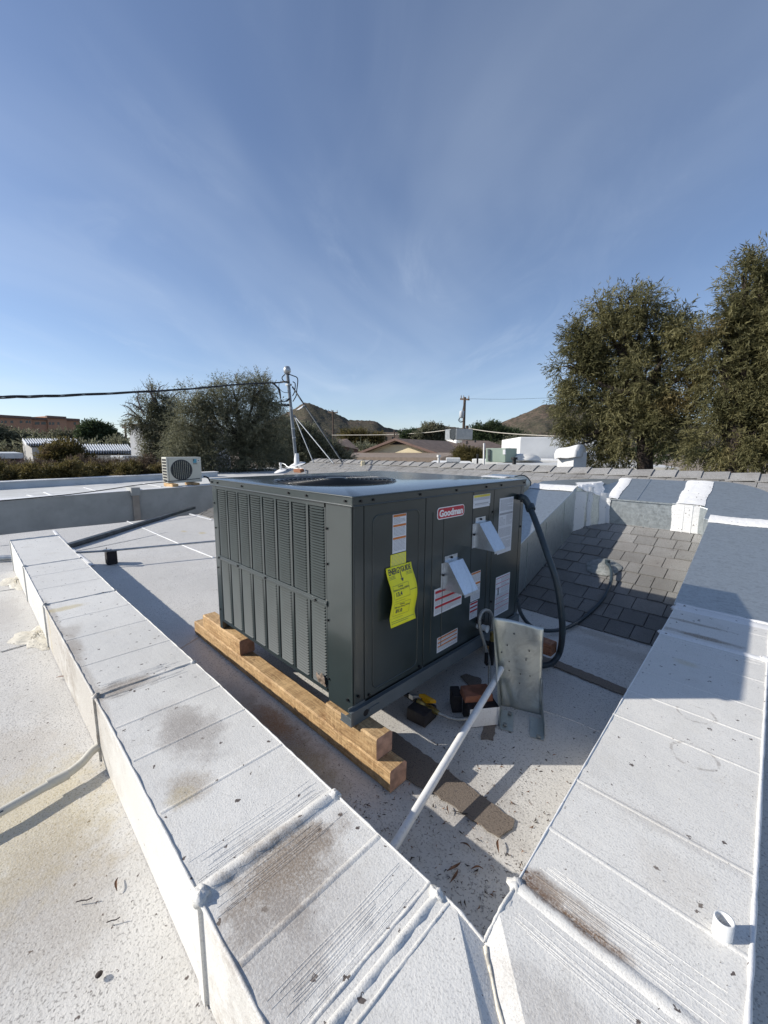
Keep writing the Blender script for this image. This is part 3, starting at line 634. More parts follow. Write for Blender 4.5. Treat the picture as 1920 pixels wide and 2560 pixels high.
# ================================================================== GALVANISED DUCT RUN ON THE SHINGLES
gd = empty('galvanised_duct', (.88, 2.4, .2), 'bare galvanised duct at upper right climbing the shingles from the white right duct', 'duct')
def tz(y, h): return slope_z(y)+h
def slopebox(b, x0, x1, y0, y1, hb0, ht0, hb1, ht1, m):
    b.hexa([(x0, y0, tz(y0, hb0)), (x1, y0, tz(y0, hb0)), (x1, y1, tz(y1, hb1)), (x0, y1, tz(y1, hb1))], [(x0, y0, tz(y0, ht0)), (x1, y0, tz(y0, ht0)), (x1, y1, tz(y1, ht1)), (x0, y1, tz(y1, ht1))], m)
b = MB(); slopebox(b, .672, 1.10, 2.0, 3.19, .01, .292, .03, .243, M_GALV); b.build('duct_section', gd, bevel=.003)
def wavy_band(parent, corner, eu, ev, up, lu, lv, th, name, m=M_SEAL, n=40, amp=.005):
    """a slab of brushed mastic with wavy long edges: along eu (length lu), across ev (width lv)"""
    b = MB(); vs = []; eu = Vector(eu).normalized(); ev = Vector(ev).normalized(); up = Vector(up).normalized(); c = Vector(corner); K = 7
    for i in range(n+1):
        s = lu*i/n; a0 = amp*(math.sin(s*23)+random.uniform(-.6, .6)); a1 = lv+amp*(math.sin(s*17+2)+random.uniform(-.6, .6))
        for j in range(K+1):
            t = a0+(a1-a0)*j/K; h = th*.7*(.6+.4*math.sin(math.pi*j/K))*(1+random.uniform(-.3, .3))*(1.25 if j == 4 else 1) if 0 < j < K else 0
            vs.append(c+eu*s+ev*t+up*h)
    q = K+1; b.add(vs, [(i*q+j, i*q+j+1, (i+1)*q+j+1, (i+1)*q+j) for i in range(n) for j in range(K)], m, True); return b.build(name, parent)
wavy_band(gd, (.668, 3.13, tz(3.13, .2475)), (1, 0, 0), tS, nS, .436, .13, .008, 'sealant_band')
# radius elbow top right
er = empty('galvanised_corner_elbow', (.85, 3.6, .6), 'galvanised radius elbow at the top right corner of the duct loop on the shingles', 'duct')
arc = [(.635, 3.19), (1.10, 3.19)] + [(.60+.50*math.cos(a), 3.42+.50*math.sin(a)) for a in np.linspace(0, math.pi/2, 12)] + [(.565, 3.90), (.565, 3.40), (.635, 3.36)]
b = MB(); b.prism(arc, lambda x, y: tz(y, .012), lambda x, y: tz(y, .243), M_GALV); b.build('elbow_body', er, bevel=.003)
# cross duct
cr = empty('galvanised_cross_duct', (.2, 3.6, .5), 'bare galvanised duct lying across the shingles between two white sealed joints', 'duct')
b = MB(); b.prism([(-.14, 3.40), (.560, 3.40), (.560, 3.89), (-.14, 3.89)], lambda x, y: tz(y, .0), lambda x, y: tz(y, .243), M_GALV); b.build('duct_section', cr, bevel=.003)
for x in (.10, .43): b = MB(); b.obox(Vector((x, 3.645, tz(3.645, .245))), Vector((.004, 0, 0)), tS*.255, nS*.003, M_GALV); b.build('standing_seam', cr)
b = MB(); b.box((-.13, 3.388, tz(3.4, .235)), (.55, 3.398, tz(3.4, .247)), M_GALV); b.build('edge_flange', cr)
wavy_band(cr, (.405, 3.397, tz(3.4, .247)), tS, (1, 0, 0), nS, .52, .20, .010, 'sealant_band')
wavy_band(cr, (.385, 3.392, tz(3.4, .004)), (0, 0, 1), (1, 0, 0), (0, -1, 0), .245, .20, .008, 'sealant_band')
wavy_band(cr, (-.17, 3.397, tz(3.4, .247)), tS, (1, 0, 0), nS, .50, .11, .010, 'sealant_band')
wavy_band(cr, (-.18, 3.392, tz(3.4, .004)), (0, 0, 1), (1, 0, 0), (0, -1, 0), .245, .07, .008, 'sealant_band')
for x in (.47, .53): b = MB(); b.obox(Vector((x, 3.645, tz(3.645, .252))), Vector((.003, 0, 0)), tS*.255, nS*.003, M_SEAL); b.obox(Vector((x, 3.388, tz(3.4, .12))), Vector((.003, 0, 0)), Vector((0, .004, 0)), Vector((0, 0, .12)), M_SEAL); b.build('joint_cleat', cr)
# left elbow / transition: chain of side walls
te = empty('galvanised_transition', (-.4, 3.4, .5), 'angled galvanised transition box smeared with white sealant between the sloping and cross ducts', 'duct')
outl = [(-.36, 3.165), (-.29, 3.28), (-.14, 3.40), (-.14, 3.89), (-.42, 3.80), (-.62, 3.62), (-.80, 3.40), (-.80, 3.165)]
def httop(x, y): return min(tz(y, .243+max(0, min(1, (-.14-x)/.22))*.18), .875+(y-3.165)*.07)
b = MB(); b.prism(outl, lambda x, y: tz(y, -.0), httop, M_GALV); b.build('transition_body', te)
for (a, c, n_) in ((outl[0], outl[1], 1), (outl[1], outl[2], 0)):
    d = Vector((c[0]-a[0], c[1]-a[1], 0)); L_ = d.length; d.normalize(); nn = Vector((d.y, -d.x, 0)); st = Vector((a[0], a[1], 0))
    z0, z1 = httop(*a), httop(*c)
    for (s0, w_) in ((-.01, L_*.95),) if n_ else ((0.0, L_*.25), (L_*.6, L_*.42)):
        zc = z0+(z1-z0)*(s0/L_ if L_ else 0)
        wavy_band(te, st+d*s0+nn*.003+Vector((0, 0, tz(a[1]+d.y*s0, .0))), (0, 0, 1), d, nn, min(z0, z1)-tz(a[1], 0)-.01 if n_ else (.40-.0*s0-(s0/L_)*.14), w_, .004, 'sealant_band', amp=.005)
b = MB(); vs = []
gx_ = 9
for j in range(gx_+1):
    for i in range(gx_+1):
        u, v = i/gx_, j/gx_; xa = -.355+.19*u-.10*v+.012*math.sin(j*2.1); ya = 3.18+.20*u+.22*v+.012*math.sin(i*1.7); vs.append((xa, ya, httop(xa, ya)+.004+random.uniform(0, .003)))
b.add(vs, [(j*(gx_+1)+i, j*(gx_+1)+i+1, (j+1)*(gx_+1)+i+1, (j+1)*(gx_+1)+i) for j in range(gx_) for i in range(gx_)], M_SEAL); b.build('sealant_sheet', te)
# sloping side duct leaving the unit
sd = empty('galvanised_sloping_duct', (-.6, 2.2, .1), 'bare galvanised duct sloping up the shingles from behind the grey unit', 'duct')
b = MB(); b.hexa([(-.80, 1.95, .02), (-.36, 1.95, .02), (-.36, 3.16, tz(3.16, .0)), (-.80, 3.16, tz(3.16, .0))], [(-.80, 1.95, .46), (-.36, 1.95, .46), (-.36, 3.16, tz(3.16, .43)), (-.80, 3.16, tz(3.16, .43))], M_GALV); b.build('duct_section', sd, bevel=.003)
b = MB(); b.hexa([(-.80, 1.312, .24), (-.36, 1.312, .24), (-.36, 1.94, .02), (-.80, 1.94, .02)], [(-.80, 1.312, .60), (-.36, 1.312, .60), (-.36, 1.94, .455), (-.80, 1.94, .455)], M_GALV); b.build('unit_connector', sd, bevel=.003)
for y in (2.18, 2.52, 2.9): b = MB(); b.box((-.3595, y-.004, tz(y, 0)+.01 if y > 1.99 else .03), (-.355, y+.004, tz(y, .41)), M_GALV); b.build('standing_seam', sd)
b = MB(); b.tube([(-.358, 1.96, .462), (-.358, 3.15, tz(3.15, .43))], .006, M_GALV, 8); b.build('edge_flange', sd)
wavy_band(sd, (-.357, 1.94, .03), (0, 0, 1), (0, 1, 0), (1, 0, 0), .43, .07, .006, 'sealant_band')
wavy_band(sd, (-.80, 3.075, tz(3.075, .438)), (1, 0, 0), tS, nS, .44, .13, .008, 'sealant_band')
# second duct with rounded cheek behind the lid
s2 = empty('radius_elbow_duct', (-1.0, 2.4, .3), 'galvanised duct with a rounded cheek and white band just behind the unit lid', 'duct')
c0 = YP(1290, 1215, 1.9)
ck = [(1.34, .45), (2.6, .45), (2.60, .88)]+[(2.18+.42*math.cos(a), .70+.32*math.sin(a)) for a in np.linspace(.5, math.pi*.5, 8)]+[(1.60, 1.00), (1.34, .9)]
ck = [XP(a, c, -.86) for a, c in ((1270, 1196), (1287, 1191.5), (1300, 1188.5), (1311, 1188.5), (1318, 1193), (1323, 1199), (1327, 1205))]
ymax = ck[-1].y; poly = [(1.36, .45), (ymax, .45)]+[(p.y, p.z) for p in reversed(ck)]+[(1.36, ck[0].z-.05)]
def prismx(b, poly, x0, x1, m):
    n = len(poly); vs = [(x0, y, z) for y, z in poly]+[(x1, y, z) for y, z in poly]
    b.add(vs, [tuple(range(n)), tuple(range(2*n-1, n-1, -1))]+[(i, n+i, n+(i+1) % n, (i+1) % n) for i in range(n)], m)
b = MB(); prismx(b, poly, -1.16, -.86, M_GALV); b.build('elbow_body', s2)
b = MB(); b.tube([Vector((-.86, y, z)) for y, z in poly[1:8]], .006, M_DKSTEEL, 6); b.build('rim_seam', s2)
wavy_band(s2, (-1.15, ck[0].y-.03, ck[0].z+.004), (1, 0, 0), (0, 1, 0), (0, 0, 1), .27, .14, .012, 'sealant_band')
# ================================================================== PACKAGED ROOFTOP UNIT
UW, UD = 1.19, 1.31
hv = empty('rooftop_air_conditioner', (-UW/2, UD/2, .18), 'large dark slate packaged rooftop unit with louvred side, red badge and yellow paper tag', 'air conditioner')
b = MB(); b.box((-UW+.02, .045, .24), (-.006, UD-.004, 1.02), M_UNIT)
b.box((-UW+.02, .04, .24), (-.15, .0445, 1.02), M_COIL); b.build('cabinet', hv)
# lid with the fan opening
fc = Vector((-.59, .395, 1.055)); FR = .318
b = MB(); rect = (-UW-.008, .009, -.009, UD+.006)
angs = sorted([2*math.pi*i/72 for i in range(72)]+[math.atan2(yy-fc.y, xx-fc.x) % (2*math.pi) for xx in rect[:2] for yy in rect[2:]])
ring = []; outp = []
for a in angs:
    dx, dy = math.cos(a), math.sin(a); ts = []
    if dx > 1e-9: ts.append((rect[1]-fc.x)/dx)
    if dx < -1e-9: ts.append((rect[0]-fc.x)/dx)
    if dy > 1e-9: ts.append((rect[3]-fc.y)/dy)
    if dy < -1e-9: ts.append((rect[2]-fc.y)/dy)
    t = min(ts); ring.append((dx, dy)); outp.append((fc.x+dx*t, fc.y+dy*t))
n = len(angs); vs = [(x, y, 1.0535) for x, y in outp]
vs += [(fc.x+(x-fc.x)*.985, fc.y+(y-fc.y)*.985, 1.0565) for x, y in outp]
vs += [(fc.x+dx*(FR+.03), fc.y+dy*(FR+.03), 1.0575) for dx, dy in ring]
vs += [(fc.x+dx*FR, fc.y+dy*FR, 1.060) for dx, dy in ring]+[(fc.x+dx*(FR-.012), fc.y+dy*(FR-.012), 1.057) for dx, dy in ring]+[(fc.x+dx*(FR-.012), fc.y+dy*(FR-.012), .93) for dx, dy in ring]
b.add(vs, [(k*n+i, k*n+(i+1) % n, (k+1)*n+(i+1) % n, (k+1)*n+i) for k in range(5) for i in range(n)], M_UNITTOP, True)
x0, x1, y0, y1 = rect
for (a, c) in (((x0, y0), (x1, y0)), ((x1, y0), (x1, y1)), ((x1, y1), (x0, y1)), ((x0, y1), (x0, y0))):
    b.add([(a[0], a[1], 1.0535), (c[0], c[1], 1.0535), (c[0], c[1], 1.019), (a[0], a[1], 1.019)], [(0, 1, 2, 3)], M_UNIT)
lid = b.build('lid', hv)
b = MB()
for (a, c) in (((x0, y0), (x1, y0)), ((x1, y0), (x1, y1))): b.tube([(a[0], a[1]-.0, 1.053), (c[0], c[1], 1.053)], .0032, M_UNIT, 8); b.tube([(a[0], a[1], 1.0205), (c[0], c[1], 1.0205)], .0032, M_UNIT, 8)
b.tube([(x1, y0, 1.02), (x1, y0, 1.054)], .004, M_UNIT, 8); b.build('rim', lid)
b = MB(); b.lathe([(0, 0), (FR-.012, 0)], (fc.x, fc.y, .94), M_BLACK, 40)
b.lathe([(FR-.013, 0), (FR-.013, .112)], (fc.x, fc.y, .94), M_BLACK, 40)
b.lathe([(0, .07), (.06, .07), (.075, .055), (.075, 0)], (fc.x, fc.y, .94), M_BLACK, 24)
for k in range(3):
    a0 = k*2*math.pi/3+.3; vs = []
    for r in (.07, .16, .29):
        for s, dz in ((-.42, .01), (0, .04), (.42, .08)): a = a0+s*(1 if r < .2 else .9); vs.append((fc.x+r*math.cos(a), fc.y+r*math.sin(a), .95+dz))
    b.add(vs, [(0, 1, 4, 3), (1, 2, 5, 4), (3, 4, 7, 6), (4, 5, 8, 7)], M_DKSTEEL, True)
b.build('fan', hv)
gg = MB(); 
def gz(r): return 1.0625+.006*(1-(r/FR)**2)
for i in range(12):
    r = .06+i*(FR-.06)/11.2; pts = [(fc.x+r*math.cos(a), fc.y+r*math.sin(a), gz(r)) for a in np.linspace(0, 2*math.pi, 61)]
    gg.tube(pts, .0017, M_WIRE, 5, cap=False)
for k in range(8):
    a = k*math.pi/4+.2; gg.tube([(fc.x+r*math.cos(a), fc.y+r*math.sin(a), gz(r)-.004) for r in (.02, .1, .2, FR+.004)], .0028, M_WIRE, 6)
gg.lathe([(0, .012), (.05, .012), (.055, 0)], (fc.x, fc.y, gz(.05)-.006), M_WIRE, 20)
gg.build('fan_guard', hv)
# louvred face (y = 0)
b = MB()
b.box((-UW, -.003, .232), (-1.142, .045, 1.0185), M_UNIT); b.box((-.166, -.002, .24), (-.158, .04, 1.0185), M_UNIT)
b.box((-1.142, -.002, 1.0), (-.158, .03, 1.0185), M_UNIT); b.box((-1.142, -.002, .232), (-.158, .03, .250), M_UNIT)
PX = (1.142-.158)/8
for k in range(1, 8): b.box((-1.142+k*PX-.008, -.0025, .250), (-1.142+k*PX+.008, .012, 1.0), M_UNIT)
b.box((-1.142, -.0024, .250), (-1.134, .012, 1.0), M_UNIT)
fr = b.build('louver_frame', hv)
b = MB(); b.box((-1.150, -.009, .604), (-.150, .0, .628), M_UNIT); b.box((-1.150, -.012, .612), (-.150, -.008, .620), M_UNIT); b.build('cross_rail', hv, bevel=.0015)
def louver_mesh(w, h):
    b = MB(); e = .006
    vs = [(0, .004, h), (w, .004, h), (w-e, -.0085, h*.42), (e, -.0085, h*.42), (w-e, -.0085, h*.26), (e, -.0085, h*.26), (0, -.001, h*.6), (w, -.001, h*.6), (w-e, -.0055, h*.18), (e, -.0055, h*.18)]
    b.v = []
    t = h*.75; vs = [(0.001, .001, t), (w, .001, t), (w-.004, -.0068, h*.28), (.020, -.0068, h*.28), (w-.004, -.0065, h*.16), (.015, -.0065, h*.16), (w, .004, h*.1), (.004, .004, h*.1)]
    b.add(vs, [(0, 3, 2, 1), (3, 5, 4, 2), (5, 7, 6, 4), (1, 2, 4, 6)], M_LOUV)
    b.add([(0, .0046, 0), (w, .0046, 0), (w, .0046, h), (0, .0046, h)], [(0, 1, 2, 3)], M_BLACK); return b
LW = PX-.018; rowsU = 33; rowsL = 28; lou = []
for k in range(8):
    x = -1.142+k*PX+.009
    for zz0, zz1, nr in ((.629, .999, rowsU), (.251, .603, rowsL)):
        h = (zz1-zz0)/nr
        for r in range(nr): lou.append((x, zz0+r*h, h, zz0 > .6, k))
meU = louver_mesh(LW, (.999-.629)/rowsU).mesh('louver'); meL = louver_mesh(LW, (.603-.251)/rowsL).mesh('louver'); st = MB()
lou.sort(key=lambda q: -q[4])
for i, (x, z, h, u, k) in enumerate(lou):
    if i < 296:
        o = bpy.data.objects.new('louver', meU if u else meL); col.objects.link(o); o.parent = hv; o.location = Vector((x, 0, z))-hv.location
    else:
        m_ = louver_mesh(LW, h); st.add([Vector(v)+Vector((x, 0, z)) for v in m_.v[:8]], m_.f[:4], M_LOUV); st.add([Vector(v)+Vector((x, 0, z)) for v in m_.v[8:]], [(0, 1, 2, 3)], M_BLACK)
st.build('far_louvers', hv, kind='stuff')
# corner post and panels of the long face (x = 0)
b = MB(); b.box((-.1535, -.004, .205), (-.0, -.0005, 1.0185), M_UNIT); b.box((-.004, -.004, .205), (.0, .050, 1.0185), M_UNIT)
b.tube([(-.006, .002, .206), (-.006, .002, 1.018)], .0075, M_UNIT, 12); b.build('corner_post', hv)
def emb(b, y0, y1, z0, z1, r=.03, x=.0022):     # embossed outline with round corners
    pts = []
    for cy_, cz_, a0 in ((y1-r, z1-r, 0), (y0+r, z1-r, 90), (y0+r, z0+r, 180), (y1-r, z0+r, 270)):
        for a in np.linspace(a0, a0+90, 6): pts.append((x, cy_+r*math.cos(math.radians(a)), cz_+r*math.sin(math.radians(a))))
    pts.append(pts[0]); b.tube(pts, .0028, M_UNIT, 6, cap=False)
def panel(name, y0, y1, z0, z1, e=None):
    b = MB(); b.box((-.006, y0, z0), (.002, y1, z1), M_UNIT); o = b.build(name, hv, bevel=.0015)
    if e: b = MB(); emb(b, *e); b.build('embossed_outline', o)
panel('compressor_panel', .0535, .4065, .240, 1.0175, (.095, .365, .275, .975))
panel('blower_panel', .4105, .9725, .240, 1.0175)
panel('electrical_panel', .9765, 1.272, .240, 1.0175)
b = MB(); b.box((.0015, .776, .862), (.0026, .964, 1.017), M_UNIT); b.build('access_panel', hv)
b = MB(); b.box((-.004, 1.2755, .23), (.0018, UD, 1.0175), M_UNIT); b.build('rear_post', hv)
b = MB(); b.box((.0018, .7705, .50), (.0026, .7735, 1.017), M_BLACK); b.build('panel_gap', hv)
for y in (.46, .54, .93): 
    b = MB(); b.tube([(.0028, y, .30), (.0028, y, .95)], .0022, M_UNIT, 6); b.build('pressed_rib', hv)
b = MB()
def screw(p, ax, r=.006):
    p = Vector(p); b.tube([p, p+Vector(ax)*.006], r, M_SCREW, 7)
for x in (-1.17, -1.10, -.82, -.40, -.27, -.03): screw((x, -.009, 1.037), (0, -1, 0), .005)
for y in (.028, .36, .62, .88, 1.03, 1.29, .09): screw((.009, y, 1.037), (1, 0, 0), .005)
for x in (-1.13, -.90, -.62, -.22): screw((x, -.011, .616), (0, -1, 0))
for z in (.92, .78, .55, .30): screw((-1.168, -.003, z), (0, -1, 0), .004); screw((-.148, -.004, z), (0, -1, 0), .005)
for y, z in ((.02, .28), (.075, .262), (.38, .262), (.965, .90), (.967, .73), (.99, .40), (1.29, .78), (1.285, .93), (-.0, .0)):
    if z: screw((.002, y, z), (1, 0, 0), .006)
screw((-.03, -.004, .262), (0, -1, 0)); b.build('screws', hv, kind='stuff')
# base rails
b = MB()
b.box((.0, -.030, .236), (.018, UD, .2385), M_RAIL); b.box((.0155, -.030, .18), (.018, UD, .236), M_RAIL); b.box((.0, -.030, .2385), (.002, UD, .250), M_RAIL); b.box((-.05, -.0295, .18), (.0155, UD, .1825), M_RAIL)
b.box((-.045, -.0285, .183), (.0153, -.026, .212), M_RAIL)
b.build('base_rail', hv)
b = MB(); b.lathe([(.0, .0), (.0135, 0)], (.0187, .045, .207), M_BLACK, 20, 'x'); b.box((.0184, .060, .205), (.0215, .115, .218), M_RAIL); b.build('lifting_hole', hv)
b = MB(); b.box((-UW, .02, .18), (-UW+.018, UD, .235), M_RAIL); b.box((-UW+.001, -.002, .182), (-1.155, .02, .2315), M_UNIT); b.box((-UW+.02, .05, .222), (-.01, UD-.01, .238), M_DKSTEEL); b.build('base_pan', hv)
b = MB(); vs = []
for i in range(9):
    for j in range(6): vs.append((-.222+.056*i/8+random.uniform(-.004, .004), -.008-.006*math.sin(j)*.6-.003, .258+.045*(1-j/5)*(1-.25*math.sin(i))+random.uniform(-.003, .003)))
b.add(vs, [(i*6+j, (i+1)*6+j, (i+1)*6+j+1, i*6+j+1) for i in range(8) for j in range(5)], plain('torn_tape', (.20, .15, .11), .8, 0, .5, 60)); b.build('tape_scrap', hv)
# stickers on the long face
def rect(px4, x=.004):
    P = [XP(a, c, x) for a, c in px4]; ys = [p.y for p in P]; zs = [p.z for p in P]
    return (ys[0]+ys[3])/2, (ys[1]+ys[2])/2, (zs[2]+zs[3])/2, (zs[0]+zs[1])/2
def z4(ox, oy, s, *q): return [(ox+a/s, oy+c/s) for a, c in q]
def Z4(*q): return z4(840, 1180, 3.072, *q)
def sticker(name, px4, mat, bands=(), blocks=(), seed=0, label=None):
    y0, y1, z0, z1 = rect(px4); R = random.Random(seed); h = z1-z0; w = y1-y0
    b = MB(); b.box((.0021, y0, z0), (.0034, y1, z1), mat); o = b.build(name, hv, bevel=.0005, label=label)
    b = MB()
    for a, c, m in bands: b.box((.0034, y0+w*.03, z0+h*a), (.0037, y1-w*.03, z0+h*c), m)
    for a, c, f0, f1, m, lh, gap in blocks:            # paragraphs of small print from z fraction c down to a
        z = z0+h*c
        while z-lh > z0+h*a:
            y = y0+w*f0; ye = y0+w*(f1 if R.random() > .15 else f0+(f1-f0)*.6)
            while y < ye-.002: l = R.uniform(.004, .016); b.box((.0034, y, z-lh), (.0037, min(y+l, ye), z), m); y += l+.0016
            z -= lh+gap
    if b.v: b.build('print', o)
    return o, (y0, y1, z0, z1)
sticker('warning_sticker', Z4((440, 325), (543, 317), (537, 607), (433, 627)), M_WPAPER, ((.93, .99, M_ORANGE), (.68, .735, M_ORANGE), (.355, .41, M_ORANGE)),
        ((.76, .91, .06, .92, M_INK2, .0022, .003), (.43, .66, .06, .92, M_INK2, .0022, .003), (.04, .34, .06, .92, M_INK2, .0022, .003)), 1, 'white sticker with three orange warning bands')
sticker('notice_sticker', Z4((421, 638), (540, 612), (537, 705), (420, 733)), M_YELP, (), ((.05, .93, .05, .95, M_INK2, .0018, .0035),), 2, 'plain yellow sticker above the energy tag')
o, (y0, y1, z0, z1) = sticker('rating_sticker', Z4((1057, 180), (1187, 163), (1184, 262), (1055, 278)), M_WPAPER, ((.80, .98, M_YELPALE), (.18, .2, M_INK2), (.34, .355, M_INK2)), ((.58, .76, .04, .96, M_INK2, .002, .0025), (.22, .32, .1, .9, M_INK2, .004, .006)), 3, 'white rating sticker with a yellow top band')
sticker('data_plate', Z4((1257, 205), (1364, 187), (1345, 600), (1241, 637)), M_WPAPER, ((.70, .735, M_INK2),), ((.77, .97, .06, .94, M_INK2, .0022, .0026), (.50, .66, .04, .45, M_INK2, .002, .005), (.5, .68, .52, .95, M_INK2, .0022, .004), (.30, .46, .05, .9, M_INK2, .002, .003), (.05, .27, .05, .92, M_INK2, .0022, .0038)), 4, 'tall white data plate covered in small print')
sticker('danger_sticker', Z4((758, 895), (968, 835), (966, 1015), (752, 1107)), M_WPAPER, ((.82, .92, M_RED), (.55, .64, M_RED), (.26, .35, M_RED)), ((.66, .8, .04, .96, M_INK2, .002, .003), (.37, .53, .04, .96, M_INK2, .002, .003), (.03, .24, .04, .96, M_INK2, .002, .003)), 5, 'wide white sticker with red bands')
sticker('caution_sticker', Z4((1046, 775), (1112, 753), (1104, 968), (1030, 1004)), M_WPAPER, ((.93, .985, M_ORANGE), (.55, .62, M_ORANGE)), ((.64, .92, .06, .94, M_INK2, .002, .004), (.04, .5, .06, .94, M_INK2, .002, .004)), 6, 'white sticker with orange bands half hidden by the lower hood')
sticker('hazard_sticker', Z4((1030, 1008), (1089, 985), (1083, 1110), (1025, 1137)), M_WPAPER, ((.86, .97, M_RED), (.66, .75, M_RED), (.42, .52, M_RED)), ((.05, .38, .05, .6, M_INK2, .002, .004),), 7, 'small white sticker with three dark red bands')
o, (y0, y1, z0, z1) = sticker('shock_hazard_sticker', Z4((1230, 810), (1338, 770), (1322, 1060), (1216, 1110)), M_WPAPER, tuple((a, a+.014, M_RED) for a in (.95, .82, .70, .44, .3, .18)), ((.84, .93, .36, .95, M_INK2, .002, .003), (.72, .8, .36, .95, M_INK2, .002, .003), (.58, .68, .36, .95, M_INK2, .002, .003), (.46, .56, .06, .95, M_INK2, .002, .003), (.32, .42, .06, .95, M_INK2, .002, .003), (.2, .28, .06, .95, M_INK2, .002, .003), (.03, .16, .06, .95, M_INK2, .002, .003)), 8, 'tall white sticker with thin dark red lines and a hand symbol')
b = MB(); yc, zc = y0+(y1-y0)*.19, z0+(z1-z0)*.66; b.prism([(0, 0)], 0, 0, M_INK) if False else None
b.box((.0035, yc-.006, zc-.03), (.0038, yc+.006, zc-.002), M_INK)
for k in range(4): b.box((.0035, yc-.010+k*.0055, zc-.002), (.0038, yc-.007+k*.0055, zc+.016-abs(k-1.5)*.003), M_INK)
b.build('hand_symbol', o)
sticker('operation_sticker', Z4((778, 1275), (936, 1200), (930, 1308), (775, 1392)), M_WPAPER, ((.85, .96, M_ORANGE), (.6, .69, M_ORANGE), (.34, .43, M_ORANGE)), ((.71, .83, .04, .96, M_INK2, .0018, .0026), (.45, .58, .04, .96, M_INK2, .0018, .0026), (.05, .32, .04, .96, M_INK2, .0018, .003)), 9, 'small low white sticker with orange bands')
# badge
y0, y1, z0, z1 = rect(Z4((778, 275), (985, 247), (983, 332), (778, 367)))
b = MB()
def rrect(b, y0, y1, z0, z1, r, xa, xb, m):
    pts = []
    for cy_, cz_, a0 in ((y1-r, z1-r, 0), (y0+r, z1-r, 90), (y0+r, z0+r, 180), (y1-r, z0+r, 270)):
        for a in np.linspace(a0, a0+90, 6): pts.append((cy_+r*math.cos(math.radians(a)), cz_+r*math.sin(math.radians(a))))
    n = len(pts); b.add([(xa, y, z) for y, z in pts]+[(xb, y, z) for y, z in pts], [tuple(range(n)), tuple(range(2*n-1, n-1, -1))]+[(i, (i+1) % n, n+(i+1) % n, n+i) for i in range(n)], m)
rrect(b, y0, y1, z0, z1, .016, .0022, .005, M_BADGEW); rrect(b, y0+.004, y1-.004, z0+.004, z1-.004, .012, .005, .0056, M_BRRED)
bd = b.build('badge', hv, label='red rounded badge with white lettering')
text('Goodman', (z1-z0)*.78, M_BADGEW, 'lettering', bd, (.0059, (y0+y1)/2, (z0+z1)/2-.002), (0, 1, 0), (0, 0, 1), bold=.0017, sx=(y1-y0)*.86/((z1-z0)*.78*3.95))
# yellow energy tag hanging off the panel, curled
ya, yb_, zb, zt_ = rect(Z4((381, 745), (562, 703), (575, 1075), (385, 1130)), .008)
zt_ = XP(840+381/3.072, 1180+745/3.072, .008).z; zb = zt_-.235; yb_ = ya+.150
def epos(u, t): 
    x = .007+.030*math.sin(min(1, t*1.15)*math.pi*.9)**2*.9+.032*t*t; return Vector((x, ya+(yb_-ya)*u+.004*math.sin(t*5), zt_-(zt_-zb)*t+.006*math.sin(t*6)*(u-.3)))
b = MB(); n = 24; vs = [epos(i/6, j/n) for j in range(n+1) for i in range(7)]
b.add(vs, [(j*7+i, (j+1)*7+i, (j+1)*7+i+1, j*7+i+1) for j in range(n) for i in range(6)], M_YELP, True)
eg = b.build('energy_tag', hv, label='curled yellow paper tag with black heading')
sol = eg.modifiers.new('thick', 'SOLIDIFY'); sol.thickness = .0006
def etext(s, size, u, t, nm, bold=0., sx=1., align='CENTER', mat=M_INK):
    o = text(s, size, mat, nm, eg, (0, 0, 0), (0, 1, 0), (0, 0, 1), bold, .0002, sx, align); org = wloc(eg)
    for v in o.data.vertices:
        p = v.co+org; uu = u+p.y/(yb_-ya); tt = t-p.z/(zt_-zb); q = epos(uu, max(0, tt)); v.co = q+Vector((.0012+p.x, 0, 0))-org
    return o
etext('ENERGYGUIDE', .033, .5, .085, 'heading', .0007, .60)
etext('Cooling', .009, .36, .33, 'line_print'); etext('Efficiency Rating (SEER2)', .009, .38, .375, 'line_print'); etext('13.4', .022, .26, .45, 'rating_print', .0004)
etext('Heating', .009, .40, .63, 'line_print'); etext('Efficiency Rating (AFUE)', .009, .42, .675, 'line_print'); etext('81.0', .022, .32, .75, 'rating_print', .0004)
b = MB()
def eline(u0, u1, t, th=.0012):
    n_ = 6; vs = []
    for i in range(n_+1):
        u = u0+(u1-u0)*i/n_
        for tt in (t, t+th/.23): q = epos(u, tt); vs.append(q+Vector((.0014, 0, 0)))
    b.add(vs, [(2*i, 2*i+1, 2*i+3, 2*i+2) for i in range(n_)], M_INK)
def evl(u, t0, t1, w=.006):
    vs = []
    for i in range(7):
        t = t0+(t1-t0)*i/6
        for uu in (u, u+w): vs.append(epos(uu, t)+Vector((.0014, 0, 0)))
    b.add(vs, [(2*i, 2*i+1, 2*i+3, 2*i+2) for i in range(6)], M_INK)
evl(.49, .13, .24, .022); vs = [epos(.44, .225)+Vector((.0014, 0, 0)), epos(.56, .225)+Vector((.0014, 0, 0)), epos(.5, .275)+Vector((.0014, 0, 0))]; b.add(vs, [(0, 1, 2)], M_INK)
for t in (.52, .56, .82, .86): eline(.08, .7 if t in (.52, .82) else .5, t, .0008)
for t in (.15, .17, .19): eline(.04, .28, t, .0011); eline(.7, .95, t, .0011)
evl(.07, .31, .52); evl(.68, .30, .52); evl(.1, .61, .82); evl(.72, .6, .82)
eline(.07, .68, .30, .0008); eline(.1, .72, .6, .0008); eline(.7, .97, .44, .0016); eline(.05, .95, .91, .0012); eline(.05, .7, .94, .0012)
b.build('form_lines', eg)
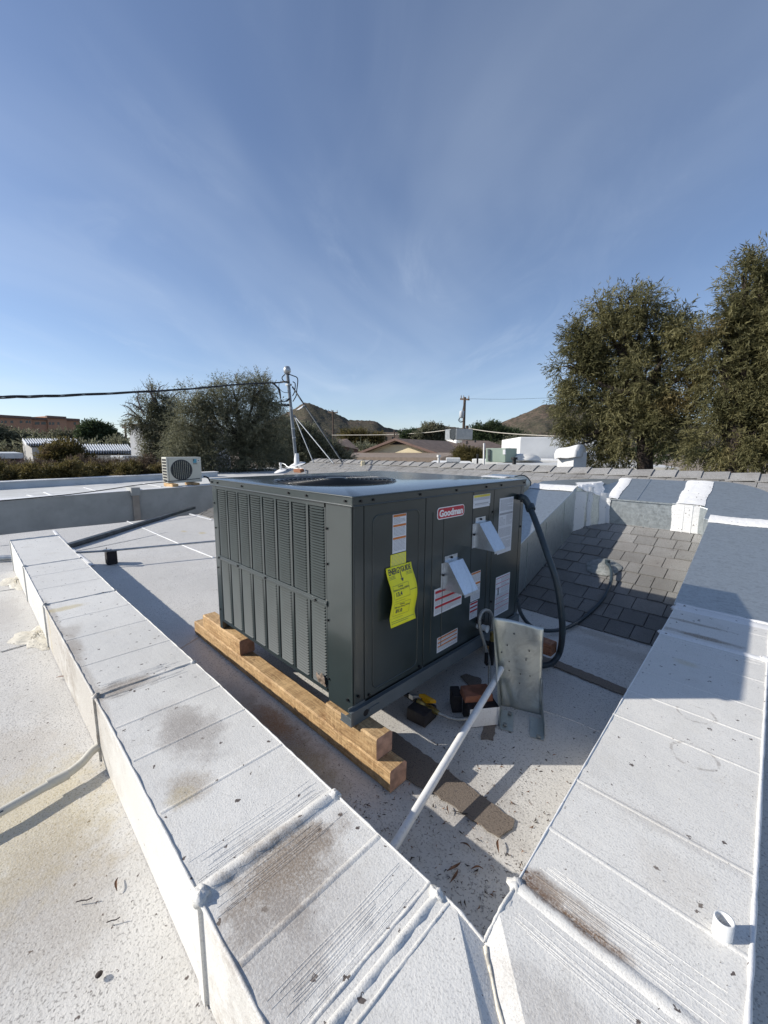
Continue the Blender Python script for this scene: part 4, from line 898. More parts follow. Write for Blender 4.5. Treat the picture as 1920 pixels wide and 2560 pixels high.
# flue hoods
def hood(yl, yr, zt, zb, d, name, label):
    b = MB(); s = .0
    z_sh = zt-.012
    A, B_, C_, D_ = (.003, yl+.012, zt-.012), (.003, yr, zt-.012), (d, yr, zb), (d, yl+.012, zb)
    A2, B2 = (.028, yl+.012, zt-.012), (.028, yr, zt-.012)
    b.add([A, B_, B2, A2, C_, D_], [(0, 1, 2, 3), (3, 2, 4, 5)], M_HOOD)
    b.add([(.003, yl+.012, zt-.012), (.028, yl+.012, zt-.012), (d, yl+.012, zb), (.003, yl+.012, zb)], [(0, 1, 2, 3)], M_HOOD)
    b.add([(.003, yr, zt-.012), (.028, yr, zt-.012), (d, yr, zb), (.003, yr, zb)], [(0, 1, 2, 3)], M_HOOD)
    b.add([(d, yl+.012, zb), (d, yr, zb), (d+.001, yr, zb-.012), (d+.001, yl+.012, zb-.012)], [(0, 1, 2, 3)], M_HOOD)
    b.box((.0025, yl+.014, zt-.012), (.0045, yr-.012, zt+.012), M_HOOD); b.box((.0025, yl-.010, zb), (.0045, yl+.012, zt-.016), M_HOOD); b.box((.0025, yr, zb), (.0045, yr+.018, zt-.02), M_HOOD)
    o = b.build(name, hv, label=label); m_ = o.modifiers.new('thick', 'SOLIDIFY'); m_.thickness = .0012
    b = MB()
    for p in ((.005, (yl+yr)/2, zt+.002), (.005, yl, (zt+zb)/2)): b.tube([Vector(p), Vector(p)+Vector((.007, 0, 0))], .0055, M_SCREW, 8)
    b.build('hood_screw', o)
hood(.786, .905, .874, .735, .118, 'flue_hood', 'upper sloped galvanised hood')
hood(.538, .664, .722, .580, .118, 'flue_hood', 'lower sloped galvanised hood')
b = MB(); b.tube([(.0, .86, .33), (.03, .86, .33)], .016, M_BLACK, 14); b.build('gas_inlet', hv)
# ================================================================== TIMBERS UNDER THE UNIT
def beam(x0, x1, y0, y1, z0, z1, name, label, mat=M_WOODX, endmat=M_WOODE, ch=.012, group=None, cat='timber'):
    b = MB(); n = max(2, int((x1-x0)/.05)); prof = [(y0+ch*.3, z0), (y1-ch*.3, z0), (y1, z0+ch*.4), (y1, z1-ch), (y1-ch, z1), (y0+ch*.5, z1), (y0, z1-ch*.5), (y0, z0+ch)]
    vs = []; k = len(prof)
    for i in range(n+1):
        x = x0+(x1-x0)*i/n
        for (y, z) in prof: vs.append((x, y+random.uniform(-.0012, .0012), z+(random.uniform(-.001, .001) if z > z0+.001 else 0)))
    b.add(vs, [(i*k+j, i*k+(j+1) % k, (i+1)*k+(j+1) % k, (i+1)*k+j) for i in range(n) for j in range(k)], mat)
    b.add(vs[:k], [tuple(range(k))], endmat); b.add(vs[-k:], [tuple(range(k))], endmat)
    return tag(b.build(name), label, cat, group)
beam(-1.60, .197, -.004, .084, .003, .090, 'wooden_beam', 'long rough sawn beam lying on the roof under the louvred side')
beam(-.175, .128, -.006, .078, .0915, .179, 'wooden_block', 'short pine block under the near corner of the grey unit', group='short blocks on the beam')
beam(-1.45, -.95, -.002, .085, .0915, .179, 'wooden_block', 'short pine block under the far left corner of the grey unit', group='short blocks on the beam')
beam(-1.60, .10, 1.20, 1.288, .003, .090, 'wooden_beam', 'rough beam hidden at the rear edge of the grey unit', M_WOODX)
beam(.02, .26, 1.21, 1.29, .0915, .16, 'wooden_block', 'brown block at the rear corner beside the black conduit', M_WOODR, M_WOODR)
beam(-1.44, -.9, 1.21, 1.28, .0915, .179, 'wooden_block', 'block at the rear left corner under the unit', M_WOODX)
beam(-1.66, -1.40, .30, .40, .003, .19, 'wooden_block', 'reddish upright timber block behind the far left corner of the unit', M_WOODR, M_WOODR)
# ================================================================== BLOCKS, GAS LINE, PIPES NEAR THE UNIT
def rotbox(c, yaw, sx, sy, sz, mat, name, label, cat, group=None, bev=.004, jit=.003, extra=None):
    b = MB(); ca, sa = math.cos(yaw), math.sin(yaw); vs = []
    for k in (0, 1):
        for i, j in ((-1, -1), (1, -1), (1, 1), (-1, 1)):
            x, y = i*sx/2, j*sy/2; vs.append((c[0]+x*ca-y*sa+random.uniform(-jit, jit), c[1]+x*sa+y*ca+random.uniform(-jit, jit), c[2]+k*sz+(random.uniform(-jit, jit) if k else 0)))
    b.add(vs, [(0, 3, 2, 1), (4, 5, 6, 7), (0, 1, 5, 4), (1, 2, 6, 5), (2, 3, 7, 6), (3, 0, 4, 7)], mat)
    if extra: b.mats.append(extra[1]); b.m[extra[0]] = len(b.mats)-1
    return tag(b.build(name, bevel=bev), label, cat, group)
rotbox((.015, .395, .004), .12, .10, .10, .062, M_CREO, 'pipe_block', 'black tarred block holding the gas valve under the unit', 'block')
rotbox((.075, .575, .004), .75, .045, .085, .085, M_CREO, 'pipe_block', 'upright black block between the gas valve and the reddish block', 'block')
rotbox((.205, .58, .004), .95, .14, .10, .085, M_CREO, 'pipe_block', 'black block with a white painted end beneath the reddish block', 'block', extra=(2, M_SEAL))
rotbox((.17, .60, .09), .9, .13, .085, .035, M_BRICK, 'wood_offcut', 'reddish brown wood offcut on top of the black block', 'block')
# PVC condensate pipe
b = MB(); pv = [Vector((.378, -.30, .02)), Vector((.372, -.16, .055)), Vector((.247, .60, .18)), Vector((.225, .72, .205))]
b.tube(pv, .0140, M_PVCW, 18); tag(b.build('pvc_pipe'), 'straight white plastic pipe slanting from the left duct to the grey unit', 'pipe')
# braided hose
hp = [G(1094, 1782, .05), G(1130, 1796, .035), G(1165, 1797, .04), XP(1200, 1783, .21), XP(1219, 1750, .18), XP(1224, 1700, .15), XP(1222, 1655, .13), XP(1211, 1610, .11), XP(1200, 1570, .09), XP(1200, 1540, .085), XP(1211, 1526, .082), XP(1224, 1529, .08), XP(1231, 1545, .078), XP(1231, 1575, .076)]
b = MB(); b.tube(smooth_path(hp, 10), .0085, M_HOSE, 12); gh = tag(b.build('gas_hose'), 'grey braided gas hose looping up to the unit', 'hose')
b = MB(); v0, v1 = G(1010, 1733, .075), G(1098, 1784, .052); d = (v1-v0)
b.tube([v0-d*.9, v0, v0+d*.42], .012, M_IRON, 10); vb = b.build('gas_valve')
tag(vb, 'brass gas shutoff valve with a yellow handle on the black block', 'valve')
b = MB(); b.tube([v0+d*.40, v0+d*.55, v0+d*.56, v0+d*.72, v0+d*.73, v0+d*.98], [.015, .015, .012, .012, .016, .011], M_BRASS, 8); b.build('valve_body', vb)
b = MB(); hc = v0+d*.58+Vector((.01, .012, .030)); b.obox(hc, d.normalized()*.032, Vector((.010, .010, 0)), Vector((0, 0, .009)), M_YVALVE); b.obox(hc-Vector((.005, 0, .012)), d.normalized()*.012, Vector((.008, .008, 0)), Vector((0, 0, .01)), M_YVALVE); b.build('valve_handle', vb, bevel=.003)
b = MB(); b.obox(v0+d*.32+Vector((0, 0, .012)), d.normalized()*.012, Vector((.014, .014, 0)), Vector((0, 0, .012)), M_STEEL); b.build('union_nut', vb, bevel=.002)
# drip leg and fittings on the panel
p0 = XP(1231, 1590, .07); q0 = XP(1226, 1632, .07)
b = MB(); b.tube([p0+Vector((0, 0, .022)), p0, p0-Vector((0, 0, .028))], .013, M_BRASS, 6); b.tube([p0-Vector((0, 0, .028)), p0-Vector((0, 0, .075)), p0-Vector((0, 0, .16))], [.017, .015, .013], M_IRON, 12)
b.tube([p0-Vector((0, 0, .05)), Vector((.0, p0.y+.0, p0.z-.05))], .012, M_IRON, 10); tag(b.build('gas_fitting'), 'iron tee and drip leg under the braided hose at the unit panel', 'pipe fitting')
b = MB(); w0 = XP(1214, 1571, .05); b.tube([w0-Vector((.05, 0, 0)), w0, w0+Vector((.012, .0, 0))], [.016, .016, .020], M_PVCW, 14); tag(b.build('condensate_elbow'), 'short white plastic elbow poking out of the panel inside the hose loop', 'pipe fitting')
b = MB(); t0 = XP(1216, 1643, .125); b.obox(t0, Vector((.004, .004, .004)), Vector((.009, -.006, 0)), Vector((0, 0, .022)), M_BLACK); b.obox(t0+Vector((.002, -.004, -.03)), Vector((.003, .005, 0)), Vector((.011, -.008, 0)), Vector((0, 0, .006)), M_BLACK); tag(b.build('hose_clip', bevel=.002), 'black plastic clip tied round the braided hose', 'clip')
# bent sheet metal piece
A_ = G(1254, 1764); B_ = G(1352, 1788); TLp = YP(1235, 1541, A_.y-.03); TRp = YP(1359, 1568.5, B_.y-.02)
b = MB(); n, m_n = 16, 26; vs = []
for j in range(m_n+1):
    for i in range(n+1):
        u, t = i/n, j/m_n; p = (A_.lerp(B_, u)).lerp(TLp.lerp(TRp, u), t)
        # dents and a crease
        nn = Vector((.45, -.9, 0)); dd = -.012*math.exp(-((u-.38)/.2)**2-((t-.42)/.22)**2)+.009*math.exp(-((u-.9)/.16)**2-((t-.88)/.07)**2)+.006*math.sin(u*5)*math.sin(t*4)-.010*math.exp(-((u-.25+t*.5)/.06)**2)*(t < .3)
        if t > .8 and u < .25: dd += .012*((t-.8)/.2)*(1-u/.25)
        vs.append(p+nn*dd)
w = n+1; b.add(vs, [(j*w+i, j*w+i+1, (j+1)*w+i+1, (j+1)*w+i) for j in range(m_n) for i in range(n)], M_GALV2, True)
sheet = b.build('bent_metal_sheet'); s_ = sheet.modifiers.new('thick', 'SOLIDIFY'); s_.thickness = .0012
tag(sheet, 'bent galvanised sheet standing on edge beside the grey unit', 'metal sheet')
C_ = G(1249, 1824); D_ = G(1360, 1855); outw = Vector((.02, -.02, 0))
b = MB(); vs = []
for j in range(13):
    t = j/12; e = (A_.lerp(TLp, t)); wd_ = (C_-A_)*(1-t)**.6*(1 if t < .75 else max(.35, 1-(t-.75)*2.5)) + (Vector((.02, -.045, 0)) if t > .6 else Vector((0, 0, 0)))*((t-.6)/.4)
    vs += [e, e+wd_*.5+Vector((-.006*math.sin(t*9), 0, 0)), e+wd_]
b.add(vs, [(3*j+i, 3*j+i+1, 3*j+i+4, 3*j+i+3) for j in range(12) for i in range(2)], M_GALV2, True); b.build('left_flange', sheet)
b = MB(); vs = []
for j in range(9):
    t = j/8; e = B_.lerp(TRp, t*.42); wd_ = (D_-B_)*(1-t)**1.2; vs += [e, e+wd_*.5+Vector((.004, .002, 0)), e+wd_+Vector((.006*math.sin(t*6), 0, 0))]
b.add(vs, [(3*j+i, 3*j+i+1, 3*j+i+4, 3*j+i+3) for j in range(8) for i in range(2)], M_GALV2, True); b.build('right_flange', sheet)
e1 = (B_-A_).normalized(); e2 = (C_-A_).normalized(); b = MB()
for st_, sgn in ((A_, 1), (B_-e1*.05, 1)): b.obox(st_+e1*.028*sgn+(C_-A_)*.62+Vector((0, 0, .006)), e1*.028, e2*.07, Vector((0, 0, .0012)), M_GALV2)
b.build('foot_flange', sheet)
b = MB()
for (px, py) in ((1285, 1585), (1268, 1613), (1254, 1631), (1323, 1628), (1315, 1650), (1273, 1654), (1273, 1676), (1325, 1690), (1301, 1685), (1299, 1708)):
    q = YP(px, py, A_.y-.01+(B_.y-A_.y)*((px-1250)/105)); dq = (CAM-q).normalized(); b.tube([q+dq*.008, q+dq*.014], .0032, M_BLACK, 7)
b.build('punched_holes', sheet, kind='stuff')
for px, py in ((1274, 1784), (1262, 1812), (1346, 1842)):
    q = G(px, py, .010); b = MB(); b.tube([q, q+Vector((0, 0, .006))], .009, M_FLASH, 8); b.build('screw', sheet)
# liquid-tight conduits
ca = [Vector((.0, 1.275, .945)), XP(1312, 1246, .04), XP(1324, 1262, .07)]
c1 = [XP(1312, 1250, .045), XP(1326, 1272, .08), XP(1345, 1320, .16), XP(1368, 1385, .24), XP(1390, 1450, .30), XP(1402, 1520, .33), XP(1406, 1580, .33), G(1400, 1627, .10), G(1386, 1652, .05), G(1368, 1662, .028), G(1330, 1664, .025)]
b = MB(); b.tube(smooth_path(c1, 8), .0165, M_LTITE, 14); cA = tag(b.build('flexible_conduit'), 'thick black flexible conduit arching from the top rear corner of the unit to the roof', 'conduit')
b = MB(); b.tube(smooth_path([XP(1298, 1243, .004), XP(1304, 1242, .03), XP(1313, 1247, .05), XP(1322, 1262, .07)], 5), .017, M_LTITE, 12); q = XP(1325, 1268, .075); dq = (XP(1345, 1320, .16)-XP(1322, 1262, .07)).normalized(); b.tube([q-dq*.012, q+dq*.02], .026, M_LTITE, 8); b.build('elbow_connector', cA)
c2 = [XP(1292, 1500, .0), G(1303, 1535, .16), G(1322, 1560, .09), G(1345, 1573, .05), G(1378, 1577, .03), G(1415, 1570, .022), SP(1450, 1551, .02), SP(1487, 1520, .02), SP(1512, 1490, .04), SP(1527, 1455, .05), SP(1529, 1430, .055), SP(1524, 1415, .06), SP(1518, 1410, .05)]
b = MB(); b.tube(smooth_path(c2, 8), .0125, M_LTITE, 12); cB = tag(b.build('flexible_conduit'), 'thinner black conduit curving across the shingles to the round flashing', 'conduit')
q = SP(1518, 1413, .02); b = MB(); b.tube([q, q+Vector((0, 0, .045))], .020, M_LTITE, 10); b.build('end_connector', cB)
q = SP(1508, 1421, .0); fl = MB(); n = 40; vs = []
for k, (r, h) in enumerate(((0, .028), (.03, .026), (.05, .014), (.115, .012), (.125, .002))):
    for j in range(n):
        a = 2*math.pi*j/n; rr = r*(1+(.05*math.sin(5*a)+random.uniform(-.03, .03))*(k > 2)); x, s = rr*math.cos(a)*1.05, rr*math.sin(a); vs.append(q+Vector((x, 0, 0))+tS*s+nS*(h*.8+.014))
fl.add(vs, [(i*n+j, i*n+(j+1) % n, (i+1)*n+(j+1) % n, (i+1)*n+j) for i in range(4) for j in range(n)], M_FLASH, True)
tag(fl.build('roof_flashing'), 'round grey flashing patch sealing a conduit on the shingles', 'flashing')
# ================================================================== OTHER PIPES ON THE ROOF
b = MB(); lp = [Vector((-.52, -2.2, .04)), Vector((-.617, -.985, .045)), Vector((-.652, -.83, .045))]; 
b.tube(lp, .0145, M_PVC, 16); pl = tag(b.build('pvc_pipe'), 'weathered white plastic pipe running off the left edge below the duct', 'pipe')
b = MB(); b.tube([lp[2]-Vector((-.004, .035, 0)), lp[2]+Vector((-.006, .025, 0))], .0185, M_PVC, 16); b.build('coupling', pl)
b = MB(); b.tube(smooth_path([lp[2]+Vector((-.005, .02, 0)), lp[2]+Vector((-.03, .07, .004)), Vector((-.715, -.715, .06)), Vector((-.73, -.66, .06))], 6), .0150, M_PVC, 14); b.build('bent_end', pl)
b = MB(); dd = (lp[1]-lp[0]).normalized()
for s0, l, w_ in ((.22, .06, .010), (.30, .03, .004), (.10, .08, .004), (.02, .05, .004)):
    c = lp[1]-dd*s0; b.obox(c+Vector((.0125, 0, .0085)), dd*l/2, Vector((.004, 0, -.006))*w_*60, Vector((.3, 0, .5))*.001, M_INK)
b.build('pipe_print', pl)
b = MB(); pA, pB = G(165, 1366, .03), G(484, 1269, .03); b.bar(pA+(pA-pB)*.05, pB, .085, .05, M_DKSTEEL); tag(b.build('steel_channel', bevel=.006), 'long dark steel channel lying diagonally beyond the left duct', 'steel channel')
b = MB(); bx = G(269, 1411, 0); 
cq = [(-.045, -.05), (.05, -.05), (.05, .045), (-.045, .045)]
b.prism([(bx.x+x, bx.y+.04+y) for x, y in cq], .003, .145, M_CREO); tag(b.build('pipe_block', bevel=.006), 'black block propping the thin conduit behind the left duct', 'block')
zc = .160; k0 = G(200, 1381, zc); k1 = G(268, 1377, zc); k2 = G(537, 1353, zc); b = MB(); b.tube([k0+(k0-k1)*.6, k1, k2, k2+(k2-k1)*.7], .011, M_STEEL, 10)
cn = tag(b.build('steel_conduit'), 'thin galvanised conduit resting on the black block behind the duct', 'conduit'); 
b = MB(); b.bar(k1-Vector((.02, .025, -.012)), k1+Vector((.02, .025, .012)), .05, .008, M_STEEL); b.tube([k1+Vector((-.03, 0, .0)), k1+Vector((-.03, 0, .03))], .004, M_SCREW, 6); b.build('conduit_clamp', cn)
b = MB(); b.tube([G(-60, 1398, .04), G(40, 1394, .04)], .03, M_STEEL, 10); tag(b.build('steel_pipe'), 'short bright pipe entering the far end of the left duct from the picture edge', 'pipe')
# pipe stub on the right duct
sb = Vector((1.092, .012, ZD)); b = MB(); r_, h_ = .0165, .041
b.lathe([(r_, -.004), (r_, h_), (r_-.003, h_), (r_-.003, .0)], sb, M_PVCW, 28); b.lathe([(0, .002), (r_, .002)], sb, M_PVCW, 20)
tag(b.build('pipe_stub'), 'short open white plastic pipe stub standing on the right duct', 'pipe stub')
b = MB(); b.lathe([(r_-.002, .004), (r_+.002, .002), (r_+.005, -.001)], sb, M_SEAL, 24); b.build('sealant_ring', [o for o in bpy.data.objects if o.name == 'pipe_stub'][0])
b = MB()
for cxp, cyp in ((1725, 1795), (1715, 1880)):
    c = G(cxp, cyp, .275+.012*(cyp < 1850)); 
# ---- litter
def leafmesh(L_, W__, curl):
    b = MB(); n = 6; vs = []
    for i in range(n+1):
        t = i/n; w_ = W__*math.sin(math.pi*min(.97, max(.04, t)))**.8; a = curl*(t-.5); x = L_*(t-.5); y = L_*curl*.5*(t-.5)**2*(1 if t > .5 else .3); z = .002+L_*.10*abs(math.sin(t*3))*abs(curl)
        vs += [(x, y-w_/2, z+.002), (x, y, z), (x, y+w_/2, z+.0025)]
    b.add(vs, [(3*i+j, 3*i+j+1, 3*i+j+4, 3*i+j+3) for i in range(n) for j in range(2)], M_DRY, True); return b
ll = [(1137, 2173, 'leaf', 1.2, .05, 'curled brown leaf in the shade just right of the left duct edge'), (1192, 2172, 'leaf', .9, .035, 'short broad brown leaf above the bottom of the V'), (1138, 2195, 'leaf', 1.6, .045, 'narrow upright brown leaf nearest the left duct joint'),
      (1243, 2117, 'leaf', 2.2, .045, 'narrow brown leaf in the sunlit gravelly patch'), (1312, 2183, 'leaf', .5, .025, 'small brown leaf touching the right duct edge'), (1118, 2025, 'leaf', 2.4, .03, 'dark thin leaf right of the slanting white pipe'),
      (290, 2215, 'leaf', 2.95, .04, 'long curled tan leaf on the roof left of the duct'), (283, 2305, 'twig', 1., .03, 'short dark nail shaped twig on the roof left of the duct'), (210, 2255, 'twig', .9, .04, 'long thin twig on the roof at lower left'), (248, 2440, 'seed', 0, .012, 'dark seed pod at the bottom left of the roof'),
      (1165, 2115, 'leaf', .3, .035, 'small dark leaf at the edge of the long shadow'), (1150, 2035, 'twig', .4, .05, 'curved grey twig on the sunlit roof patch'), (155, 1695, 'leaf', .9, .06, 'dry curled leaf beside the white side of the left duct')]
for px, py, kind, ang, L_, lab in ll:
    c = G(px, py, .006)
    if kind == 'leaf': b = leafmesh(L_, L_*.17, random.choice((-1.3, 1.1)))
    elif kind == 'twig': b = MB(); b.tube(smooth_path([(-L_/2, 0, .003), (-L_*.1, L_*.02, .005), (L_*.2, L_*.03, .004), (L_/2, L_*.10, .007)], 4), .0014, M_DRYD, 6)
    else: b = MB(); b.lathe([(0, 0), (.006, .002), (.008, .005), (.004, .009), (0, .010)], (0, 0, 0), M_DRYD, 10)
    ca_, sa_ = math.cos(ang), math.sin(ang); b.v = [(c.x+x*ca_-y*sa_, c.y+x*sa_+y*ca_, c.z+z) for x, y, z in b.v]
    tag(b.build({'leaf': 'dry_leaf', 'twig': 'twig', 'seed': 'seed_pod'}[kind]), lab, {'leaf': 'leaf', 'twig': 'twig', 'seed': 'seed pod'}[kind])
b = MB()
def scatter(n, fx, zf, smin=.004, smax=.02):
    for _ in range(n):
        x, y = fx(); z = zf(x, y)+.001; a = random.uniform(0, math.pi); L_ = random.uniform(smin, smax)*random.uniform(.6, 1.2); w_ = L_*random.uniform(.10, .3); ux, uy = math.cos(a), math.sin(a); bend = random.uniform(-.3, .3)*L_
        vs = [(x-ux*L_/2, y-uy*L_/2, z), (x-uy*w_/2+ux*bend*.2-uy*bend, y+ux*w_/2+ux*bend, z+.0025), (x+ux*L_/2, y+uy*L_/2, z+.001), (x+uy*w_/2-uy*bend, y-ux*w_/2+ux*bend, z+.0015)]
        b.add(vs, [(0, 1, 2, 3)], random.choice((M_DRY, M_DRYD, M_DRYD)))
scatter(620, lambda: (random.uniform(.1, .75), random.triangular(-.31, .7, -.1)), lambda x, y: .001)
scatter(160, lambda: (random.uniform(-1.4, .2), random.uniform(-.3, -.02)), lambda x, y: .001, .004, .013)
scatter(200, lambda: (random.uniform(-3, 1.), random.uniform(-2., -.72)), lambda x, y: .001, .003, .009)
scatter(150, lambda: (random.uniform(-2, .6), random.uniform(-.67, -.33)), lambda x, y: ztl(x, y), .002, .006)
scatter(130, lambda: (lambda y: (random.uniform(rin(y)+.01, rout(y)-.02), y))(random.uniform(-.15, 1.9)), lambda x, y: ztr(x, y), .002, .006)
scatter(120, lambda: (random.uniform(.1, .6), random.uniform(.7, 1.9)), lambda x, y: .001, .002, .007)
b.build('leaf_litter', kind='stuff')
# ================================================================== SERVICE MAST AND VENTS ON THE RIDGE
mb = SP(742, 1163, .0); mt = AT(718, 928, math.hypot(mb.x-CAM.x, mb.y-CAM.y)*1.0)
mast = empty('service_mast', mb, 'grey electrical service mast with weatherhead at the left end of the shingle ridge', 'mast')
b = MB(); b.tube([mb-Vector((0, 0, .1)), mt], .036, M_MAST, 14); mp_ = b.build('pole', mast)
b = MB(); b.lathe([(.13, .0), (.06, .05), (.05, .26), (.038, .27)], mb, M_SEAL, 20); b.build('base_collar', mast)
b = MB(); vs = []; n = 24
for k, (r, h) in enumerate(((0, .03), (.15, .02), (.2, .004))):
    for j in range(n): a = 2*math.pi*j/n; rr = r*(1+(.12*math.sin(3*a))*(k > 1)); vs.append(mb+Vector((rr*math.cos(a), 0, 0))+tS*rr*math.sin(a)+nS*(h+.008))
b.add(vs, [(i*n+j, i*n+(j+1) % n, (i+1)*n+(j+1) % n, (i+1)*n+j) for i in range(2) for j in range(n)], M_SEAL, True); b.build('flashing', mast)
md = (mt-mb).normalized()
b = MB(); b.lathe([(.0, .13), (.05, .12), (.075, .07), (.08, .02), (.06, -.03), (.04, -.05)], mt-Vector((0, 0, .02)), M_STEEL, 20); b.build('weatherhead', mast)
b = MB()
for t in (.30, .40, .61, .62, .86): b.tube([mb.lerp(mt, t)-md*.012, mb.lerp(mt, t)+md*.012], .041, M_STEEL, 12)
b.build('pipe_straps', mast, kind='stuff')
def mp(px, py, off=0.): 
    d = math.hypot(mb.x-CAM.x, mb.y-CAM.y); return AT(px, py, d-off)
loops = [[mp(712, 936, .1), mp(705, 945, .1), mp(712, 955, .08), mp(722, 956, .04)], [mp(716, 934, .12), mp(732, 939, .1), mp(744, 947, .05), mp(742, 975, .05), mp(740, 990, .05), mp(732, 1004, .05)],
         [mp(732, 954, .05), mp(738, 960, .05), mp(736, 980, .05), mp(731, 990, .05)], [mp(680, 957, .2), mp(695, 972, .15), mp(703, 1000, .1), mp(712, 1004, .06), mp(722, 998, .05)], [mp(684, 957, .25), mp(699, 975, .2), mp(703, 1005, .15), mp(710, 1013, .1), mp(718, 1013, .06)],
         [mp(698, 955, .1), mp(698, 970, .1), mp(708, 980, .1), mp(722, 982, .05)]]
for i, l in enumerate(loops): b = MB(); b.tube(smooth_path(l, 8), .011 if i < 5 else .006, M_CABLE, 7); b.build('drip_loop', mast)
for a, c in (((709, 1013), (723, 1013)), ((716, 1003), (723, 997))): b = MB(); b.tube([mp(*a, .1), mp(*c, .05)], .022, M_CABLE, 8); b.build('splice', mast)
b = MB(); b.tube([mp(700, 953, .05), mp(724, 953, .02)], .008, M_STEEL, 6); b.obox(mb.lerp(mt, .86), Vector((.05, 0, 0)), Vector((0, .05, 0)), Vector((0, 0, .02)), M_STEEL); b.build('cable_bracket', mast)
for (a, c) in (((735, 1038), (784, 1151)), ((737, 1041), (834, 1153))):
    b = MB(); p = mp(*a); e = AT(c[0], c[1], math.hypot(mb.x-CAM.x, mb.y-CAM.y)-.9+(.2 if c[0] < 800 else -.3)); e.z = min(e.z, .93); b.tube([p, e], .013, M_MAST, 8); b.build('brace', mast)
b = MB(); p = mp(731, 967); e = AT(856, 1156, 8.6); b.tube([p, e], .017, M_DKSTEEL, 8); b.build('brace', mast)
vb_ = SP(702, 1178, .0); vt = vb_+Vector((0, 0, .17)); b = MB(); b.tube([vb_-Vector((0, 0, .02)), vt], .022, M_PVCW, 12); b.tube([vt-Vector((0, 0, .03)), vt+Vector((0, 0, .02))], .032, M_SEAL, 12)
vn = tag(b.build('vent_pipe'), 'white vent pipe with a low spread of sealant left of the service mast', 'vent pipe')
b = MB(); vs = []
for k, (r, h) in enumerate(((0, .03), (.10, .02), (.14, .003))):
    for j in range(n): a = 2*math.pi*j/n; rr = r*(1+.1*math.sin(3*a+1)*(k > 1)); vs.append(vb_+Vector((rr*math.cos(a), 0, 0))+tS*rr*math.sin(a)+nS*(h+.008))
b.add(vs, [(i*n+j, i*n+(j+1) % n, (i+1)*n+(j+1) % n, (i+1)*n+j) for i in range(2) for j in range(n)], M_SEAL, True); b.build('flashing', vn)
b = MB(); b.tube(smooth_path([vt+Vector((0, 0, .01)), vt+Vector((.12, .03, -.01)), SP(722, 1168, .09), SP(745, 1171, .06), SP(760, 1172, .06), SP(764, 1186, .03)], 6), .011, M_STEEL, 8); b.build('bent_tube', vn)
c = SP(747, 1180, .0); b = MB(); b.obox(c+Vector((0, 0, .03)), Vector((.13, 0, 0)), tS*.05, nS*.035, M_WOODR); tag(b.build('wooden_block', bevel=.004), 'brown wooden block holding the thin tube beside the service mast', 'block')
# service drop
b = MB(); path = smooth_path([AT(-160, 999, 4.9), AT(0, 993, 5.4), AT(180, 988, 6.1), AT(450, 974, 7.6), AT(600, 961, 8.8), AT(690, 957, 9.7), mp(722, 954, .05)], 14)
for ph in (0, 2.1, 4.2):
    b.tube([p+Vector((0, .010*math.sin(i*.35+ph), .010*math.cos(i*.35+ph))) for i, p in enumerate(path)], .0075, M_CABLE, 6)
tag(b.build('overhead_cable'), 'twisted black overhead cable running left from the service mast', 'cable')
# ================================================================== NEIGHBOUR ROOF, PARAPET, MINI SPLIT
nb = empty('neighbour_building', (-10, 0, -3.4), 'white flat roofed neighbouring building with a long grey side wall beyond the roof edge', 'building')
ez = lambda x, y: .35+.018*y
b = MB(); b.prism([(-8.25, -14), (-8.0, -14), (-8.0, 12), (-8.25, 12)], -3.4, lambda x, y: .365+.017*y, M_NWALL); b.build('side_wall', nb)
b = MB(); b.prism([(-8.0, -14), (-7.965, -14), (-7.965, 12), (-8.0, 12)], lambda x, y: .300+.017*y, lambda x, y: .372+.017*y, M_NPAR) if False else b.prism([(-8.29, -14), (-7.985, -14), (-7.985, 12), (-8.29, 12)], lambda x, y: .3655+.017*y, lambda x, y: .377+.017*y, M_SEAL); b.build('wall_coping', nb)
b = MB(); b.prism([(-14, -14), (-8.29, -14), (-8.29, 12), (-14, 12)], lambda x, y: .2+.017*y, lambda x, y: .345+.017*y, M_NROOF); b.build('roof_sheet', nb)
b = MB(); b.prism([(-10.95, -14), (-10.7, -14), (-10.7, 4.1), (-10.95, 4.1)], lambda x, y: .1, lambda x, y: .487+.0125*y, M_NPAR); b.build('parapet', nb)
b = MB(); b.prism([(-10.98, -14), (-10.67, -14), (-10.67, 4.12), (-10.98, 4.12)], lambda x, y: .4875+.0125*y, lambda x, y: .505+.0125*y, M_SEAL); b.build('parapet_coping', nb)
p = XP(336, 1220, -7.98); q = XP(345, 1285, -7.98); b = MB(); b.box((-7.982, p.y-.055, -1.2), (-7.93, p.y+.06, .30), plain('tan_downspout', (.36, .31, .26), .7)); b.box((-8.3, p.y-.075, .30), (-7.91, p.y+.08, .455), M_NWALL); b.build('downspout', nb, bevel=.004)
for py_ in ((0, 1240, 300, 1213),):
    pass
for (a, c) in (((360, 1209), (405, 1219)), ((212, 1217), (242, 1226)), ((70, 1233), (95, 1240)), ((112, 1227), (132, 1236))):
    b = MB(); p, q = G(a[0], a[1], .38), G(c[0], c[1], .37); p.z = .348+.017*p.y; q.z = .348+.017*q.y; bead(b, [p, q], .06, .010, M_SEAL); b.build('roof_seam_bead', nb)
ms = empty('mini_split_condenser', (-8.45, 2.3, .43), 'ivory mini split condenser with a round fan grille on the neighbouring roof', 'condenser')
y0, y1, z0, z1 = 1.99, 2.715, .478, 1.028; xf, xb = -8.3, -8.60
b = MB(); b.box((xb, y0, z0), (xf, y1, z1), M_MSPLIT); b.build('casing', ms, bevel=.012)
